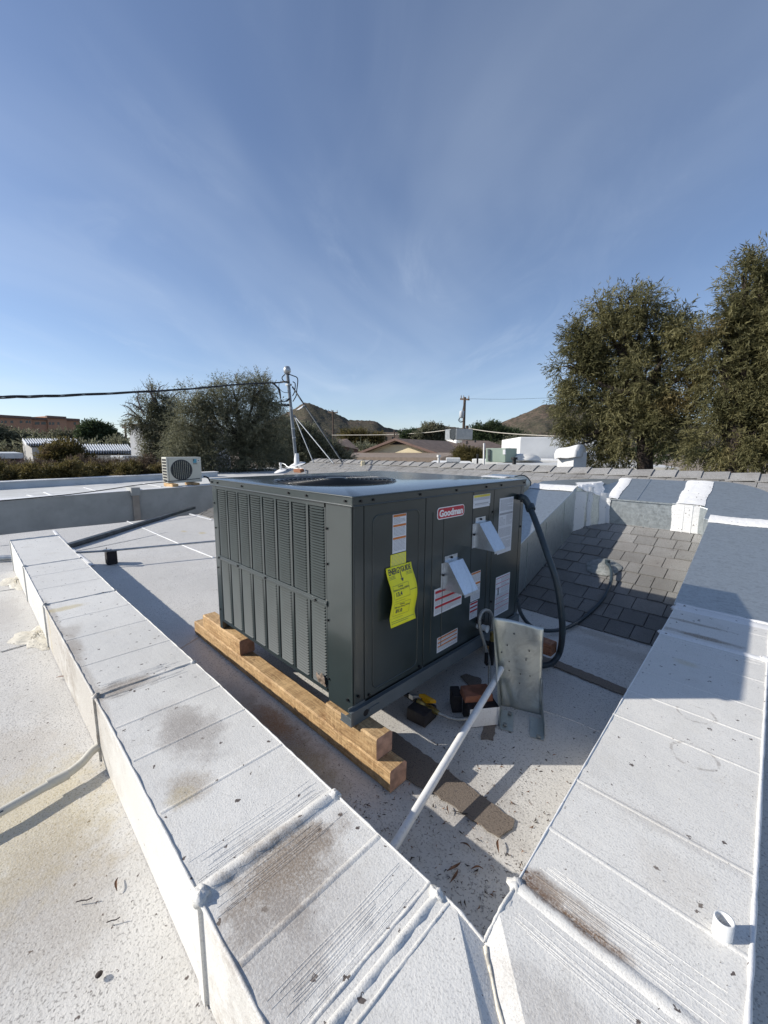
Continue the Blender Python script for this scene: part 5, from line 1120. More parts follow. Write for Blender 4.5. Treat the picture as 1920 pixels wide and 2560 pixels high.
cyy = y0+.30; czz = z0+.275; b = MB(); b.lathe([(0, .004), (.205, .004), (.215, .006), (.225, .002)], (xf, cyy, czz), M_FANG, 40, 'x'); b.build('fan_grille', ms)
b = MB()
for k in range(12): r = .03+k*.0155; b.tube([(xf+.010, cyy+r*math.cos(a), czz+r*math.sin(a)) for a in np.linspace(0, 2*math.pi, 37)], .0022, M_FANG, 4, cap=False)
for k in range(9): y = cyy-.16+k*.04; hh = math.sqrt(max(0, .2**2-(y-cyy)**2)); b.tube([(xf+.012, y, czz-hh), (xf+.012, y, czz+hh)], .003, M_MSIDE, 4)
b.build('guard_bars', ms)
b = MB(); b.box((xf, y0+.035, z0+.02), (xf+.003, y0+.04, z1-.03), M_DKSTEEL); b.box((xf, y0+.53, z0+.02), (xf+.003, y0+.536, z1-.04), M_MSIDE); b.build('front_seams', ms)
for r in range(8):
    for k in range(3):
        b = MB(); b.box((xb+.045+k*.085, y0-.004, z0+.035+r*.062), (xb+.115+k*.085, y0+.001, z0+.078+r*.062), M_BLACK); b.build('side_opening', ms)
b = MB(); b.box((xf+.001, y0+.55, z1-.13), (xf+.004, y0+.625, z1-.045), M_SKYB); lp_ = b.build('maker_plate', ms)
b = MB(); b.add([(xf+.0045, y0+.552, z1-.05), (xf+.0045, y0+.552, z1-.10), (xf+.0045, y0+.585, z1-.05)], [(0, 1, 2)], M_INK); b.build('triangle_mark', lp_)
text('DAIKIN', .026, M_INK, 'lettering', lp_, (xf+.004, y0+.595, z1-.148), (0, 1, 0), (0, 0, 1), .0008)
b = MB(); b.box((xf+.001, y0+.64, z1-.105), (xf+.003, y0+.69, z1-.055), M_BADGEW); b.box((xf+.003, y0+.65, z1-.09), (xf+.0035, y0+.68, z1-.07), M_INK); b.build('small_sticker', ms)
for yy, lab in ((y0+.08, 'left wooden block under the ivory condenser'), (y0+.52, 'right wooden block under the ivory condenser')):
    zf = .36+.017*yy; b = MB(); b.box((-8.62, yy-.06, zf), (-8.08, yy+.06, .472), M_WOODX, .004); tag(b.build('wooden_block', bevel=.003), lab, 'block', 'blocks under the condenser')
b = MB(); b.tube(smooth_path([AT(-40, 1256, 7.2), AT(200, 1233, 8.0), AT(340, 1213, 8.6), AT(420, 1204, 8.9), AT(500, 1196, 9.2)], 8), .008, M_CABLE, 6); tag(b.build('roof_cable'), 'thin black cable strung over the neighbouring white roof to the condenser', 'cable')
b = MB(); b.tube(smooth_path([(-8.25, y1+.01, .60), (-8.22, y1+.1, .56), (-8.2, y1+.15, .46), (-8.2, y1+.22, .43)], 6), .018, M_CABLE, 8); b.build('line_set', ms)
# ================================================================== BUILDINGS AROUND
def flatbox(b, pxa, pxb, pytop, da, db, thick, m, zb=-3.4, top=None):
    a = AT(pxa, pytop, da); c = AT(pxb, pytop, db); z = top if top is not None else (a.z+c.z)/2
    d = Vector((c.x-a.x, c.y-a.y, 0)); n_ = Vector((-d.y, d.x, 0)).normalized()
    if n_.dot(FWD) < 0: n_ = -n_
    A = Vector((a.x, a.y, 0)); C_ = Vector((c.x, c.y, 0)); pts = [A, C_, C_+n_*thick, A+n_*thick]
    b.hexa([(p.x, p.y, zb) for p in pts], [(p.x, p.y, z) for p in pts], m); return A, C_, n_, z
def winbox(parent, px0, px1, py0, py1, da, db, pxa, pxb, name='window', m=M_GLASS, proud=.06):
    A, B_ = AT(pxa, py0, da), AT(pxb, py0, db); nn = Vector((B_.y-A.y, A.x-B_.x, 0)).normalized()
    if nn.dot(CAM-A) < 0: nn = -nn
    ps = []
    for px, py in ((px0, py1), (px1, py1), (px1, py0), (px0, py0)):
        d = ray(px, py); t = (A+nn*.05-CAM).dot(nn)/d.dot(nn); ps.append(CAM+d*t)
    b = MB(); b.hexa([ps[0]-nn*.25, ps[1]-nn*.25, ps[1], ps[0]], [ps[3]-nn*.25, ps[2]-nn*.25, ps[2], ps[3]], m); return b.build(name, parent)
ob = empty('apartment_block', AZ(90, 125, -3.4), 'terracotta four storey flat roofed block on the left horizon with small dark windows', 'building')
for (a, c, yt_, da, db) in ((-160, 77, 1036, 118, 123), (77, 118, 1044.5, 124, 125), (118, 165, 1041.5, 124.5, 126), (165, 199, 1047.5, 127, 128)):
    b = MB(); flatbox(b, a, c, yt_+(0), da, db, 14, M_TERRA); b.build('wall_block', ob)
    b = MB(); A, C_, n_, z = flatbox(b, a-.5, c+.5, yt_-1.3, da-.4, db-.4, .8, M_FASCIA, zb=0); b.v = [(x, y, zq if zq > 0.01 else z-.55) for x, y, zq in b.v]; b.build('cornice', ob)
def wseg(p): return (118, 123, -160, 77) if p < 77 else (124, 125, 77, 118) if p < 118 else (124.5, 126, 118, 165) if p < 165 else (127, 128, 165, 199)
for px0, px1 in ((2, 8), (11, 17), (26, 33), (49, 56), (64, 70), (72, 79), (122, 128), (130, 136), (143, 149), (184, 190)):
    winbox(ob, px0, px1, 1051.5+(px0 > 100)*4, 1058+(px0 > 100)*4, *wseg(px0), proud=.35)
for px0, px1 in ((87, 99), (103, 115)):
    for y in (1055, 1065.5): winbox(ob, px0, px1, y, y+6.5, *wseg(px0), 'balcony_opening', proud=.35)
for px0, px1 in ((72, 80), (124, 129), (132, 137), (144, 150)): winbox(ob, px0, px1, 1067.5, 1073, *wseg(px0), proud=.35)
def corrug(pxa, pxb, pyt, pyb, dist, depth, label, n):
    e = empty('metal_roofed_shed', AZ((pxa+pxb)/2, dist, -3.4), label, 'shed', 'corrugated sheds')
    tl, tr = AT(pxa, pyt, dist+depth), AT(pxb, pyt, dist+depth); bl, br = AT(pxa+10, pyb, dist), AT(pxb+12, pyb, dist); b = MB(); vs = []
    for i in range(n*4+1):
        t = i/(n*4); h = .17*(1 if i % 4 in (1, 2) else 0); up = Vector((0, 0, h)); vs += [tl.lerp(tr, t)+up, bl.lerp(br, t)+up]
    b.add(vs, [(2*i, 2*i+1, 2*i+3, 2*i+2) for i in range(n*4)], M_CORR); b.build('roof', e)
    b = MB(); w = [Vector((p.x, p.y, 0))+Vector((FWD.x, FWD.y, 0))*.4 for p in (bl, br)]; u = [Vector((p.x, p.y, 0)) for p in (tl, tr)]
    b.hexa([(p.x, p.y, -3.4) for p in (w[0], w[1], u[1], u[0])], [(w[0].x, w[0].y, bl.z-.1), (w[1].x, w[1].y, br.z-.1), (u[1].x, u[1].y, tr.z-.1), (u[0].x, u[0].y, tl.z-.1)], M_NWALL); b.build('wall', e)
    return e
corrug(55, 192, 1101.5, 1114.5, 34, 5, 'farther corrugated metal roof glinting below the terracotta block', 23)
corrug(122, 322, 1116.5, 1133.5, 27, 4.5, 'nearer and wider corrugated metal roof behind the scrub', 31)
lw = empty('low_house', AZ(0, 26, -3.4), 'low grey roofed house with dark windows at the left picture edge', 'house')
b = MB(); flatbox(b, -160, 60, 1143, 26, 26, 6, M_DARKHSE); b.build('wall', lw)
b = MB(); A, C_, n_, z = flatbox(b, -165, 58, 1133, 25.5, 25.5, 7, M_NPAR, zb=0); b.v = [(x, y, zq if abs(zq) > .01 else z-.24) for x, y, zq in b.v]; b.build('roof_slab', lw)
for a, c in ((7, 25), (28, 40), (-20, 0)): winbox(lw, a, c, 1146, 1155, 26, 26, -160, 60)
wt = empty('white_house', AZ(350, 24, -3.4), 'white house wall half hidden behind the grey green trees', 'house')
b = MB(); flatbox(b, 322, 382, 1062, 24, 23, 6, M_WSTUC); b.build('wall', wt); b = MB(); A, C_, n_, z = flatbox(b, 320, 384, 1059, 23.9, 22.9, 6.2, M_FASCIA, zb=0); b.v = [(x, y, zq if abs(zq) > .01 else z-.12) for x, y, zq in b.v]; b.build('roof_edge', wt)
winbox(wt, 357, 372, 1083, 1098, 24, 23, 322, 382)
wc = empty('wall_cooler', AZ(322, 19, -1), 'grey box cooler with a pale louvred end beside the white house', 'cooler')
b = MB(); flatbox(b, 310, 341, 1139, 19, 19.3, .8, M_NPAR, zb=AT(320, 1168, 19).z); b.build('cabinet', wc, bevel=.02); b = MB(); flatbox(b, 304.5, 310, 1139, 19.4, 19, .5, M_WSTUC, zb=AT(320, 1169, 19).z); b.build('end_panel', wc)
b = MB(); flatbox(b, 308, 340, 1168, 19.1, 19.4, .7, M_FASCIA); b.build('stand', wc)
tb = empty('tan_building', AZ(1000, 62, -3.4), 'sunlit tan flat roofed building on the horizon left of the rooftop cooler', 'building')
for a, c, y, d in ((947, 1001, 1080.5, 60), (1001, 1052, 1078.5, 64)): b = MB(); flatbox(b, a, c, y, d, d, 8, M_TERRA2); b.build('wall_block', tb)
b = MB(); flatbox(b, 1001, 1020, 1073.5, 63, 63, 4, M_WSTUC, zb=2); b.build('rooftop_box', tb); b = MB(); flatbox(b, 1026, 1036, 1074, 63, 63, 4, M_WSTUC, zb=2); b.build('rooftop_box', tb)
for a, c in ((952, 959), (962, 968), (980, 986)): winbox(tb, a, c, 1092, 1101, 60, 60, 947, 1001)
dk = empty('dark_roofed_house', AZ(870, 38, -3.4), 'small dark roofed house partly behind the mast braces', 'house')
b = MB(); P = [AT(842, 1112, 36), AT(898, 1124, 36), AT(868, 1097, 40), AT(846, 1098, 40)]; b.add(P, [(0, 1, 2, 3)], M_BROOF); b.build('roof', dk); b = MB(); flatbox(b, 842, 895, 1118, 36.5, 36.5, 4, M_FASCIA); b.build('wall', dk)
# brown gabled house
bh = empty('gabled_house', AZ(1010, 22, -3.4), 'brown shingled house with a cream gable beyond the ridge', 'house')
A0, L0, R0 = AT(989, 1096, 22), AT(888, 1134.5, 23.4), AT(1125, 1143, 20.6)
back = Vector((R0.x-L0.x, R0.y-L0.y, 0)); back = Vector((-back.y, back.x, 0)).normalized()
if back.dot(FWD) < 0: back = -back
A1 = AT(1165, 1100, 27.5); L_ = (A1-A0).length
A1 = A0+back*9.5; R1 = R0+back*9.5; L1 = L0+back*9.5
A1.z = A0.z
up = Vector((0, 0, .10)); b = MB(); b.hexa([A0-up, R0-up, R1-up, A1-up], [A0, R0, R1, A1], M_BROOF); b.build('right_roof_slope', bh); b = MB(); b.hexa([L0-up, A0-up-Vector((0, 0, .001)), A1-up-Vector((0, 0, .001)), L1-up], [L0, A0, A1, L1], M_BROOF); b.build('left_roof_slope', bh)
fw = -back*.02; b = MB()
for P, Q in ((L0, A0), (A0, R0)): b.hexa([P+fw*1-Vector((0, 0, .11)), Q+fw-Vector((0, 0, .11)), Q+fw*4-Vector((0, 0, .11)), P+fw*4-Vector((0, 0, .11))], [P+fw+Vector((0, 0, .012)), Q+fw+Vector((0, 0, .012)), Q+fw*4+Vector((0, 0, .012)), P+fw*4+Vector((0, 0, .012))], M_FASCIA)
b.build('barge_board', bh)
s = back*.30; wl, wr = L0.lerp(R0, .03)+s, L0.lerp(R0, .97)+s; ap = Vector((A0.x, A0.y, A0.z-.10))+s
b = MB(); b.add([(wl.x, wl.y, -3.4), (wr.x, wr.y, -3.4), (wr.x, wr.y, R0.z+.02), (ap.x, ap.y, ap.z), (wl.x, wl.y, L0.z+.02)], [(0, 1, 2, 3, 4)], M_CREAM); b.build('gable_wall', bh)
b = MB(); c = ap-Vector((0, 0, .22))-back*.02; e_ = (R0-L0); e_.z = 0; e_.normalize(); b.add([c-e_*.55-Vector((0, 0, .0)), c+e_*.55, c+Vector((0, 0, .2))], [(0, 1, 2)], M_BLACK); b.box((0, 0, 0), (0, 0, 0), M_BLACK) if False else None; b.build('gable_peak', bh)  # flat black triangle filling the peak of the gable wall
b = MB(); a, c = AT(820, 1138.5, 21.5), AT(1103, 1139.5, 18.6); z = min(a.z, c.z); P = [Vector((a.x, a.y, 0)), Vector((c.x, c.y, 0)), Vector((c.x, c.y, 0))+back*2.2, Vector((a.x, a.y, 0))+back*2.2]
b.hexa([(p.x, p.y, zq-.17) for p, zq in zip(P, (a.z-.1, c.z-.1, c.z+.1, a.z+.1))], [(p.x, p.y, zq) for p, zq in zip(P, (a.z-.08, c.z-.08, c.z+.13, a.z+.13))], M_PORCH); b.build('porch_roof', bh)
b = MB(); 
for t in (.05, .35, .65, .97): q = P[0].lerp(P[1], t)+back*.25; b.box((q.x-.06, q.y-.06, -3.4), (q.x+.06, q.y+.06, .62), M_FASCIA)
b.build('porch_posts', bh, kind='stuff')
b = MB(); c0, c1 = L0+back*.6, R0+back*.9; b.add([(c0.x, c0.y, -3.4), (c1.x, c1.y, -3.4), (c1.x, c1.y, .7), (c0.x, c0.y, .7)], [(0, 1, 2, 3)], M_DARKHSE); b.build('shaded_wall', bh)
rh = empty('rear_roof_wing', AZ(1210, 27, -3.4), 'lower brown hipped roof wing behind the rooftop cooler', 'roof wing')
b = MB(); Q = [AT(1120, 1100, 29), AT(1221, 1102, 29.5), AT(1277, 1121, 28), AT(1282, 1139, 23.5), AT(1140, 1141, 22.4)]; b.add(Q, [(0, 1, 2, 3, 4)], M_BROOF); b.build('roof', rh)
b = MB(); flatbox(b, 1150, 1278, 1140, 23.2, 24.2, 3, M_FASCIA); b.build('wall', rh)
for px, py, h in ((1167, 1111, 8), (1173, 1124, 10), (1188, 1106, 6), (1260, 1117, 5)):
    p = AT(px, py, 24); b = MB(); b.tube([p, p+Vector((0, 0, h*.024))], .05, M_IRON, 8); b.build('roof_vent_pipe', rh)
ac = empty('rooftop_cooler', AZ(1135, 22.5, 1), 'grey louvred rooftop cooler with a white curb on the brown shingled roof', 'cooler')
M_COOL = plain('grey_cooler_enamel', (.26, .28, .29), .5)
b = MB(); flatbox(b, 1113, 1141, 1072.5, 22, 21, .95, M_COOL, zb=AT(1130, 1099, 21.5).z); b.build('cabinet', ac, bevel=.02)
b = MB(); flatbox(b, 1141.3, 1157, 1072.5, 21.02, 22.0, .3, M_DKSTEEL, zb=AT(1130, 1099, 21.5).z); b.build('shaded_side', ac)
for k in range(7): winbox(ac, 1124+k*1.9, 1125+k*1.9, 1074.5, 1096, 22, 21, 1113, 1141, 'louver', M_DKSTEEL, .02)
b = MB(); a, c, e_ = AT(1114, 1099.5, 21.9), AT(1141, 1099.5, 20.9), AT(1156, 1099.5, 21.8); a2, c2, e2_ = AT(1118, 1103, 21.9), AT(1140, 1108, 20.9), AT(1155, 1106, 21.8); bk = back*.9
b.add([a, c, e_, a2, c2, e2_, a+bk, e_+bk], [(0, 1, 4, 3), (1, 2, 5, 4), (0, 6, 7, 2, 1)], M_WSTUC); b.build('curb', ac)
# white buildings on the right
wb = empty('white_parapet_building', AZ(1350, 17, -3.4), 'bright white stucco building with a tall square parapet beyond the ridge', 'building')
b = MB(); flatbox(b, 1300, 1560, 1092.5, 16.5, 17.5, 5, M_WSTUC); b.build('tall_block', wb, bevel=.03)
b = MB(); flatbox(b, 1272, 1330, 1117, 18.5, 18.5, 3, M_WSTUC); b.build('low_block', wb)
b = MB(); flatbox(b, 1180, 1600, 1150, 14.2, 14.2, 2.5, M_WSTUC); b.build('front_parapet', wb, bevel=.02)
b = MB(); flatbox(b, 1232, 1700, 1163, 11.5, 11.5, 2.3, M_NROOF, top=AT(1400, 1163, 11.5).z); b.build('roof_ledge', wb)
b = MB(); flatbox(b, 1075, 1182, 1157, 12.4, 12.4, 2.5, M_WSTUC); b.build('low_roof', wb)
cpt = AT(1318, 1151, 13.2); b = MB(); b.v = []; 
bp = [(math.cos(a)*.42, math.sin(a)*.20) for a in np.linspace(0, math.pi, 12)]
e1_ = RT.copy(); e1_.z = 0; e1_.normalize(); fw_ = FWD.copy(); fw_.z = 0; fw_.normalize()
vs = [cpt+e1_*(x)+Vector((0, 0, y)) for x, y in bp]+[cpt+e1_*(x)+Vector((0, 0, y))+fw_*.8 for x, y in bp]
b.add(vs, [tuple(range(12)), tuple(range(23, 11, -1))]+[(i, i+1, 13+i, 12+i) for i in range(11)], M_WSTUC, True); b.build('roof_hump', wb)
gu = empty('green_rooftop_unit', AZ(1253, 13.2, .9), 'sage green rooftop air conditioner with a white sticker between two white pipes', 'air conditioner')
b = MB(); flatbox(b, 1215, 1265, 1120.5, 13, 12.8, .9, M_GREENU, zb=.86); b.build('cabinet', gu, bevel=.015); b = MB(); flatbox(b, 1265.3, 1293, 1120.5, 12.82, 13.2, .7, M_GREENU, zb=.86); b.build('side_cabinet', gu, bevel=.015)
winbox(gu, 1257, 1263, 1124, 1136, 13, 12.8, 1215, 1265, 'sticker', M_BADGEW, .02); winbox(gu, 1219, 1224, 1123, 1152, 13, 12.8, 1215, 1265, 'intake_slot', M_DKSTEEL, .02)
def roofthing(name, label, cat, px0, px1, pyt, pyb, d, m, capx=0):
    b = MB(); zb = AT((px0+px1)/2, pyb, d).z-.3; flatbox(b, px0, px1, pyt, d, d, (px1-px0)*d/1020*.9, m, zb=zb); o = tag(b.build(name, bevel=.02), label, cat)
    if capx: b = MB(); A, C_, n_, z = flatbox(b, px0-capx, px1+capx, pyt-.5, d-.04, d-.04, (px1-px0+2*capx)*d/1020*.9, m, zb=0); b.v = [(x, y, zq if abs(zq-z) < .01 else z-.13) for x, y, zq in b.v]; b.build('cap', o, bevel=.02)
    return o
roofthing('chimney', 'small square white chimney with a flat cap left of the white pipe', 'chimney', 1117, 1149, 1145, 1160, 12.0, M_WSTUC, 2)
def pipe(px, pyt, pyb, d, r, m, label, cap=False):
    a, c = AT(px, pyb, d), AT(px, pyt, d); b = MB(); b.tube([a-Vector((0, 0, .35)), c], r, m, 12)
    if cap: b.tube([c-Vector((0, 0, .03)), c+Vector((0, 0, .03))], r*1.7, m, 12)
    tag(b.build('vent_pipe'), label, 'vent pipe')
pipe(1097, 1140, 1160, 12.0, .034, M_WSTUC, 'white vent pipe with a flared top left of the square chimney', True)
pipe(1210.5, 1108, 1158, 11.5, .026, M_WSTUC, 'tall thin white pipe at the left side of the green unit')
pipe(1194, 1135, 1166, 10.5, .022, M_IRON, 'short dark pipe left of the tall white pipe')
pipe(1286, 1146, 1155, 11.5, .05, M_IRON, 'tiny dark mushroom vent in front of the green unit', True)
bx_ = roofthing('brick_block', 'pale block on the ridge line left of the gabled house', 'block', 902, 913, 1152, 1160, 8.0, M_CREAM)
ch = empty('white_chimney', AT(1421, 1168, 8.0), 'large white coated chimney with a rounded canvas like hood on the ridge', 'chimney')
b = MB(); flatbox(b, 1395, 1436, 1131, 8.0, 7.8, .35, M_SEAL, zb=.2); b.build('shaft', ch, bevel=.01)
q0_, q1_ = AT(1388, 1134, 7.9), AT(1443, 1127, 7.75); dv = (q1_-q0_); dv.z = 0; dn = Vector((-dv.y, dv.x, 0)).normalized(); dn = dn if dn.dot(FWD) > 0 else -dn
b = MB(); vs = []; prof = [(-.02, -.10), (-.03, .0), (.02, .07), (.10, .10), (.22, .10), (.33, .06), (.38, .0), (.37, -.09)]
for i in range(9):
    s = i/8; base = q0_.lerp(q1_, s)
    for (t, h) in prof: vs.append(base+dn*t+Vector((0, 0, h*(.88+.2*s)+.006*math.sin(s*8+t*9))))
b.add(vs, [(i*8+j, i*8+j+1, (i+1)*8+j+1, (i+1)*8+j) for i in range(8) for j in range(7)]+[tuple(range(8)), tuple(range(71, 63, -1))], M_SEAL, True); b.build('hood', ch)
# ================================================================== POLES AND WIRES
def upole(px, pyt, d, r, label, arm=None, extras=0):
    t = AT(px, pyt, d); e = empty('utility_pole', (t.x, t.y, -3.4), label, 'utility pole', None)
    b = MB(); b.tube([(t.x, t.y, -3.4), t], [r*1.2, r*.85], M_POLEW, 10); b.build('pole', e)
    if arm:
        for (dy, w) in arm:
            a = AT(px-w, pyt+dy-w*.04, d+.6); c = AT(px+w, pyt+dy+w*.08, d-.4); b = MB(); b.bar(a, c, .14, .17, M_POLEW); o = b.build('crossarm', e)
            for k in (.05, .35, .95): q = a.lerp(c, k); b = MB(); b.lathe([(.05, .08), (.07, .2), (.03, .38), (0, .4)], q, M_INK2, 8); b.build('insulator', o)
    return e
up1 = upole(1162, 993, 42, .15, 'tall wooden utility pole with a crossarm and grey transformer in the centre', [(5, 10.5)])
q = AT(1154.5, 1035, 41.6); b = MB(); b.lathe([(0, .32), (.2, .30), (.23, .22), (.23, -.34), (.15, -.38), (0, -.38)], q, M_NPAR, 16); b.build('transformer', up1)
for pts in ([(1154, 1040), (1149, 1046), (1150, 1052), (1158, 1054)], [(1151, 1043), (1146, 1050), (1152, 1056), (1160, 1052)], [(1161, 1007), (1158, 1018), (1156, 1030)]):
    b = MB(); b.tube(smooth_path([AT(*p, 41.5) for p in pts], 5), .03, M_CABLE, 5); b.build('jumper_wire', up1)
b = MB(); a = AT(1168, 1064, 42); b.tube([(a.x, a.y, -3.4), a], .16, M_POLEW, 8); tag(b.build('pole_stub'), 'short thick wooden pole beside the transformer pole', 'pole')
upole(832, 1026, 60, .12, 'thin utility pole against the left hill right of the mast', [(5, 12)])
upole(312, 1060, 55, .12, 'thin utility pole in the gap left of the grey green trees', [(9, 6)])
upole(1110.5, 1064, 45, .08, 'plain dark post just left of the rooftop cooler'); upole(986, 1075, 45, .07, 'plain dark post in front of the tan building')
def wire(pts, r, m, label):
    b = MB(); b.tube(smooth_path(pts, 6), r, m, 5); tag(b.build('overhead_wire'), label, 'wire')
wire([AT(830, 1088, 50), AT(960, 1087, 46), AT(1060, 1082, 43), AT(1112, 1076, 41)], .045, M_WIREL, 'pale overhead wire crossing in front of the tan building')
wire([AT(1169, 1071, 42), AT(1230, 1080, 40), AT(1300, 1086, 38), AT(1400, 1091, 36)], .045, M_WIREL, 'pale overhead wire from the pole stub towards the right trees')
wire([AT(1166, 997, 42), AT(1270, 998, 44), AT(1390, 994, 46)], .012, M_CABLE, 'hair thin high wire from the crossarm to the right trees')
wire([AT(200, 1059, 60), AT(260, 1060, 57), AT(312, 1062, 55)], .02, M_CABLE, 'thin wire between the terracotta block and the left pole')
# ================================================================== HILLS
prof = [(300, 1118), (520, 1105), (600, 1085), (640, 1066), (690, 1046), (735, 1024), (752, 1013), (764, 1006.5), (778, 1008), (800, 1018), (815, 1024), (850, 1038), (872, 1050), (900, 1051), (932, 1051.5), (945, 1056), (960, 1067), (980, 1072), (1000, 1076), (1024, 1074), (1045, 1069), (1060, 1067), (1108, 1064.5), (1150, 1070), (1176, 1069), (1210, 1065), (1230, 1062.5), (1262, 1052), (1290, 1040), (1320, 1027), (1349, 1013), (1362, 1010.5), (1380, 1012.5), (1420, 1014), (1470, 1020), (1550, 1035), (1700, 1060), (1900, 1085), (2300, 1110)]
pxs = [a for a, _ in prof]; pys = [c for _, c in prof]
us = np.arange(300, 2301, 4); K = 44; vs = []
lat = np.cumsum(rng.normal(0, 1, 4000))
def fnoise(u, v, s): return math.sin(u*.031*s+v*7.3)*.5+math.sin(u*.083*s-v*11+1)*.3+math.sin(u*.19*s+v*23+2)*.2
for u in us:
    yy = float(np.interp(u, pxs, pys)); D = 1150 if u < 1000 else 1400 if u > 1180 else 2000
    D = float(np.interp(u, [300, 960, 1000, 1150, 1230, 2300], [1150, 1150, 2000, 2000, 1400, 1400]))
    top = AT(u, yy, D); H = top.z+3.4
    for k in range(K+1):
        t = k/K; d = D-620*(1-t) if k <= K-8 else D-620*(1-t); 
        f = (t**1.35); base = AZ(float(u), D-620*(1-t)**1.0, 0)
        nz = fnoise(u, t, 1)*H*.035*math.sin(math.pi*min(1, t*1.02))**.7 if t < 1 else 0
        z = -3.4+H*f+nz+(random.uniform(-1, 1)*(1.2 if k == K else .9) if t > .2 else 0)
        vs.append((base.x, base.y, z))
    e = AZ(float(u), D+300, -30); vs.append((e.x, e.y, -30))
b = MB(); w = K+2; b.add(vs, [(i*w+j, (i+1)*w+j, (i+1)*w+j+1, i*w+j+1) for i in range(len(us)-1) for j in range(K+1)], M_HILL, True); b.build('hills', kind='structure')
b = MB(); P = [AT(741, 1026, 1088), AT(745, 1022, 1092), AT(759, 1013.5, 1100), AT(756, 1023.5, 1090), AT(753, 1024, 1090), AT(754, 1020, 1090), AT(748, 1024.5, 1088)]
b.add([p-fw_*2 for p in P]+[p+fw_*60 for p in P], [tuple(range(7)), tuple(range(13, 6, -1))]+[(i, (i+1) % 7, 7+(i+1) % 7, 7+i) for i in range(7)], M_WSTUC); tag(b.build('hillside_letter'), 'white painted letter A of stones near the top of the left hill', 'hillside letter')
# ================================================================== TREES AND SCRUB
def leaves(name, cen, dirs, ln, wd_, mat, parent=None, tint=None):
    n = len(cen); r = rng.normal(size=(n, 3)); side = np.cross(dirs, r); side /= np.linalg.norm(side, axis=1)[:, None]+1e-9
    nrm = np.cross(side, dirs); ln = ln[:, None]; wd_ = wd_[:, None]
    v = np.empty((n, 4, 3)); v[:, 0] = cen; v[:, 1] = cen+dirs*ln*.45+side*wd_/2+nrm*ln*.08; v[:, 2] = cen+dirs*ln; v[:, 3] = cen+dirs*ln*.45-side*wd_/2+nrm*ln*.08
    org = np.array(wloc(parent)) if parent else np.zeros(3)
    me = bpy.data.meshes.new(name); me.vertices.add(4*n); me.vertices.foreach_set('co', (v.reshape(-1, 3)-org).ravel())
    me.loops.add(4*n); me.loops.foreach_set('vertex_index', np.arange(4*n, dtype=np.int32)); me.polygons.add(n)
    me.polygons.foreach_set('loop_start', np.arange(0, 4*n, 4, dtype=np.int32)); me.polygons.foreach_set('loop_total', np.full(n, 4, dtype=np.int32)); me.update(calc_edges=True)
    me.materials.append(mat); at = me.attributes.new('tint', 'FLOAT', 'POINT'); at.data.foreach_set('value', np.repeat(tint if tint is not None else rng.random(n), 4).astype(np.float32))
    o = bpy.data.objects.new(name, me); col.objects.link(o)
    if parent: o.parent = parent
    return o
def lobe_world(l, dist):
    px, py, rx, ry = l[:4]; dd = dist+(l[4] if len(l) > 4 else 0); c = AT(px, py, dd); s = (AT(px+10, py, dd)-c).length/10; s2 = (AT(px, py+10, dd)-c).length/10
    return np.array(c), rx*s*.92, ry*s2*.95
def cluster_leaves(lobes, dist, ntw, per, tl, ll_, lw_, droop, depthk=1., shell=2.4):
    C, Dr, Ln, Wd, Ti = [], [], [], [], []; W = [lobe_world(l, dist) for l in lobes]; tot = sum(a[1]*a[2] for a in W)
    e1 = np.array(e1_); e2 = np.array(fw_)
    for (c, rx, ry) in W:
        k = max(4, int(ntw*rx*ry/tot)); ks = max(3, k//26)
        sq = rng.normal(size=(ks, 3)); sq /= np.linalg.norm(sq, axis=1)[:, None]; sr = rng.random(ks)**(1/shell)*(1+rng.normal(0, .10, ks))
        sub_ = sq*sr[:, None]; pick = rng.integers(0, ks, k); off = sub_[pick]+rng.normal(0, .15, (k, 3)); q = off/(np.linalg.norm(off, axis=1)[:, None]+1e-6)
        pos = c+np.outer(off[:, 0]*rx, e1)+np.outer(off[:, 1]*rx*depthk, e2)+np.outer(off[:, 2]*ry, [0, 0, 1])
        od = np.outer(q[:, 0], e1)+np.outer(q[:, 1], e2)+np.outer(q[:, 2], [0, 0, 1])
        td = od*.8+rng.normal(0, .5, (k, 3)); td[:, 2] -= droop*rng.random(k); td /= np.linalg.norm(td, axis=1)[:, None]
        tt = np.clip(rng.normal(.5, .3, ks)[pick]+rng.normal(0, .1, k), 0, 1)
        for j in range(per):
            f = (j+rng.random(k))/per; p = pos+td*(tl*f)[:, None]; d = td+rng.normal(0, .75, (k, 3)); d[:, 2] -= droop*.6; d /= np.linalg.norm(d, axis=1)[:, None]
            C.append(p); Dr.append(d); s = rng.uniform(.6, 1.25, k); Ln.append(ll_*s); Wd.append(lw_*s*rng.uniform(.7, 1.2, k)); Ti.append(np.clip(tt+rng.normal(0, .15, k), 0, 1))
    return np.concatenate(C), np.concatenate(Dr), np.concatenate(Ln), np.concatenate(Wd), np.concatenate(Ti), W
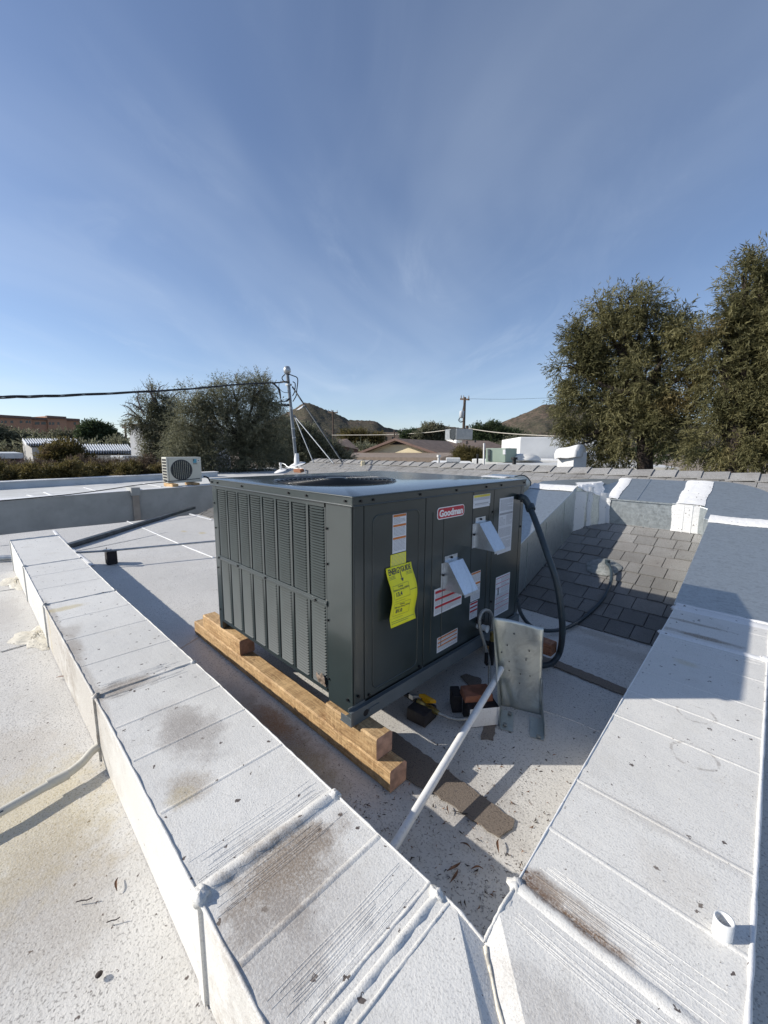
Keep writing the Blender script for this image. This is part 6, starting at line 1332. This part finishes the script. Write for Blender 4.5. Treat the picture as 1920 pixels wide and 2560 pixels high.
def tree(name, label, lobes, dist, ntw, per, tl, ll_, lw_, mat, droop=.5, trunk=None, tr=.16, group=None, depthk=1., limbs=True, cat='tree', shell=2.4, bare=0, zb=-3.4):
    C, D, Ln, Wd, Ti, W = cluster_leaves(lobes, dist, ntw, per, tl, ll_, lw_, droop, depthk, shell)
    tp = AZ(trunk[0], dist, zb) if trunk else AZ(lobes[0][0], dist, zb)
    e = empty(name, tp, label, cat, group)
    leaves('crown', C, D, Ln, Wd, mat, e, Ti)
    if limbs:
        b = MB(); ft = AT(trunk[1], trunk[2], dist) if trunk else Vector(W[0][0]); ft = Vector(ft)
        b.tube(smooth_path([tp, tp.lerp(ft, .5)+Vector((.1, .05, 0)), ft], 5), [tr*(1-.04*i) for i in range(11)], M_BARK, 9)
        for (c, rx, ry) in W:
            c = Vector(c); mid = ft.lerp(c, .5)+Vector((random.uniform(-.15, .15), random.uniform(-.15, .15), -.12*(c-ft).length)); pts = smooth_path([ft, mid, c], 4); b.tube(pts, [tr*.42*(1-.75*i/(len(pts)-1)) for i in range(len(pts))], M_BARK, 6)
            for _ in range(5):
                q = Vector([random.gauss(0, 1) for _ in range(3)]).normalized(); q.z = abs(q.z)*.8; t_ = c+Vector((q.x*rx, q.y*rx, q.z*ry))*.85; pts = smooth_path([c.lerp(ft, .25), c.lerp(t_, .5)+Vector((0, 0, .05)), t_], 3); b.tube(pts, [tr*.14*(1-.8*i/(len(pts)-1)) for i in range(len(pts))], M_BARK, 5)
        b.build('trunk', e)
    return e
G2 = 'large trees beyond the ridge'
tree('willow_leaved_tree', 'large olive tree with narrow hanging leaves at the middle right, behind the white chimney',
     [(1500, 785, 45, 55), (1478, 850, 50, 60), (1555, 770, 60, 45), (1610, 775, 45, 40), (1442, 845, 34, 42), (1432, 925, 44, 50), (1480, 930, 70, 65), (1550, 860, 70, 70), (1640, 840, 65, 60), (1700, 850, 55, 55), (1450, 1020, 58, 50), (1520, 1010, 80, 70), (1610, 960, 90, 80), (1700, 950, 80, 80), (1425, 1100, 38, 45), (1490, 1115, 70, 50), (1590, 1085, 85, 75), (1690, 1070, 85, 85)],
     9.6, 6000, 17, .34, .095, .0155, M_LEAFR, .45, (1640, 1610, 985), .20, G2, 1.0)
tree('willow_leaved_tree', 'tallest olive tree cut off by the right picture edge',
     [(1862, 715, 38, 50), (1915, 685, 40, 55), (1825, 770, 48, 45), (1885, 780, 60, 70), (1815, 850, 60, 60), (1895, 880, 65, 80), (1800, 950, 60, 70), (1870, 1000, 75, 80), (1810, 1090, 75, 80), (1900, 1100, 70, 80), (1965, 790, 70, 130), (1985, 950, 90, 170), (2080, 890, 100, 180), (2060, 1080, 100, 100)],
     9.0, 6300, 17, .34, .09, .015, M_LEAFR, .45, (1830, 1850, 1000), .22, G2, 1.0)
tree('mesquite_tree', 'wide feathery grey green tree left of the service mast',
     [(640, 985, 45, 38), (590, 985, 50, 35), (680, 1010, 22, 45), (545, 1000, 45, 35), (490, 1010, 40, 38), (560, 1060, 70, 55), (640, 1065, 55, 65), (475, 1075, 60, 60), (560, 1135, 80, 60), (640, 1140, 65, 55), (480, 1140, 70, 55), (690, 1100, 30, 50)],
     15, 9000, 12, .42, .09, .019, M_LEAFM, .35, (610, 600, 1090), .16, None, .8)
t2 = tree('mesquite_tree', 'browner tree with bare twigs at its top left, in front of the white house',
     [(389, 995, 20, 30), (372, 1025, 32, 28), (410, 1020, 26, 34), (345, 1050, 22, 22), (440, 1040, 24, 30), (400, 1070, 42, 48), (440, 1090, 40, 50), (375, 1130, 22, 45), (430, 1150, 58, 50)],
     17, 3800, 12, .38, .09, .020, M_LEAFM, .3, (400, 400, 1100), .13, None, .8)
b = MB()
for a in ([(389, 1010), (380, 985), (376, 955)], [(385, 1005), (372, 975), (360, 965)], [(360, 1040), (350, 1015), (340, 990)], [(360, 1030), (335, 1012), (312, 1005)], [(345, 1045), (322, 1035), (302, 1042)], [(345, 1040), (320, 1018), (306, 1012)], [(393, 990), (398, 970), (412, 962)], [(420, 1010), (440, 985), (452, 980)], [(352, 1020), (345, 1000), (346, 978)], [(600, 965), (590, 945), (585, 934)], [(660, 965), (670, 950), (678, 945)]):
    P = [AT(x, y, 16.8) for x, y in a]; b.tube(smooth_path(P, 4), [.03*(1-.09*i) for i in range(9)], M_TWIG, 5)
    for _ in range(6): t_ = random.uniform(.3, 1); q = P[0].lerp(P[2], t_); b.tube([q, q+Vector((random.uniform(-.25, .25), random.uniform(-.2, .2), random.uniform(.02, .35)))], [.008, .003], M_TWIG, 4)
tag(b.build('bare_twigs', t2), kind='stuff')
tree('mesquite_tree', 'dark olive tree right of the service mast below the left hill', [(718, 1085, 35, 32), (750, 1095, 40, 30), (790, 1112, 35, 26), (700, 1125, 50, 45), (760, 1135, 60, 35), (820, 1130, 28, 26), (850, 1150, 40, 20)], 19, 5500, 10, .34, .12, .03, M_LEAFM, .3, (740, 740, 1120), .14, None, .7)
tree('desert_tree', 'broad grey green tree at the far left edge below the terracotta block', [(30, 1108, 42, 24), (-20, 1104, 50, 28), (85, 1110, 42, 18), (40, 1116, 70, 20), (125, 1107, 35, 15), (165, 1106, 35, 13), (-60, 1100, 60, 40)], 48, 6000, 9, .9, .28, .09, M_LEAFM, .3, (60, 60, 1112), .2, None, .6)
tree('desert_tree', 'rounded fresher green tree right of the terracotta block', [(238, 1078, 22, 16), (262, 1085, 18, 16), (218, 1092, 18, 16), (250, 1100, 34, 16), (285, 1103, 18, 10)], 46, 3500, 9, .7, .26, .09, M_LEAFG, .1, (245, 245, 1105), .2, None, .7)
tree('desert_shrub', 'loose olive shrub in front of the corrugated roofs', [(165, 1128, 20, 16), (150, 1148, 34, 22), (190, 1150, 28, 20), (170, 1172, 50, 18)], 18, 3600, 9, .36, .11, .032, M_LEAFY, .1, (165, 165, 1150), .05, None, .7, cat='shrub')
tree('desert_tree', 'pale olive tree below the saddle of the left hill', [(880, 1098, 28, 20), (910, 1105, 34, 22), (935, 1108, 24, 18)], 55, 2600, 8, .8, .26, .09, M_LEAFY, .1, (900, 900, 1105), .15, None, .6)
tree('desert_tree', 'dark green tree in front of the tan building', [(1020, 1087, 17, 9), (1035, 1086, 14, 9)], 45, 1200, 8, .5, .2, .07, M_LEAFG, .1, None, .1, None, .7, limbs=True)
tree('desert_tree', 'lighter green tree left of the rooftop cooler', [(1075, 1080, 22, 13), (1098, 1083, 16, 13), (1060, 1092, 24, 9)], 44, 1800, 8, .6, .22, .08, M_LEAFM, .1, None, .1, None, .7)
tree('desert_tree', 'wide green tree right of the transformer pole', [(1195, 1082, 22, 14), (1228, 1080, 24, 14), (1255, 1090, 26, 16), (1285, 1098, 24, 14), (1215, 1094, 36, 12)], 50, 3200, 8, .8, .26, .09, M_LEAFG, .1, (1225, 1225, 1095), .15, None, .6)
tree('desert_tree', 'dull brown green tree left of the tall white block', [(1300, 1112, 20, 12), (1275, 1112, 20, 12), (1325, 1106, 22, 13)], 40, 1600, 8, .6, .2, .08, M_LEAFM, .1, None, .1, None, .6)
tree('desert_shrub', 'dry brown bush in front of the brown roof, left of the green unit', [(1160, 1143, 24, 14), (1185, 1148, 20, 14), (1205, 1152, 10, 10)], 15, 2200, 9, .26, .08, .02, M_LEAFY, -.3, None, .04, None, .6, cat='shrub')
def scrub(name, lobes, dist, n, tl, ll_, lw_, mat, kind='stuff'):
    C, D, Ln, Wd, Ti, W = cluster_leaves(lobes, dist, n, 9, tl, ll_, lw_, -.2, .8, 1.8); o = leaves(name, C, D, Ln, Wd, mat, None, Ti); o['kind'] = kind
R = random.Random(3)
scrub('scrub_hedge', [(x, 1184+R.uniform(-7, 8)+(x < 60)*5, 26, 14, R.uniform(-1, 1)) for x in range(-80, 420, 22)], 13.4, 6500, .2, .085, .022, M_LEAFY)
scrub('purple_scrub', [(x, 1172+R.uniform(-8, 6), 24, 13, R.uniform(-1, 1)) for x in range(200, 400, 20)]+[(x, 1176+R.uniform(-6, 6), 24, 10, 2) for x in range(-60, 140, 26)], 15, 3600, .28, .10, .018, M_LEAFP)
scrub('distant_trees', [(x, 1112+.012*(x-100)+R.uniform(-4, 5), 34, 11, R.uniform(-20, 30)) for x in range(-300, 2300, 36)], 85, 9000, 1.2, .5, .16, M_LEAFG)
scrub('middle_distance_trees', [(x, 1128+.01*x+R.uniform(-4, 5), 46, 14, R.uniform(-6, 6)) for x in list(range(-200, 330, 40))+list(range(820, 1320, 40))], 45, 7000, .9, .3, .1, M_LEAFM)
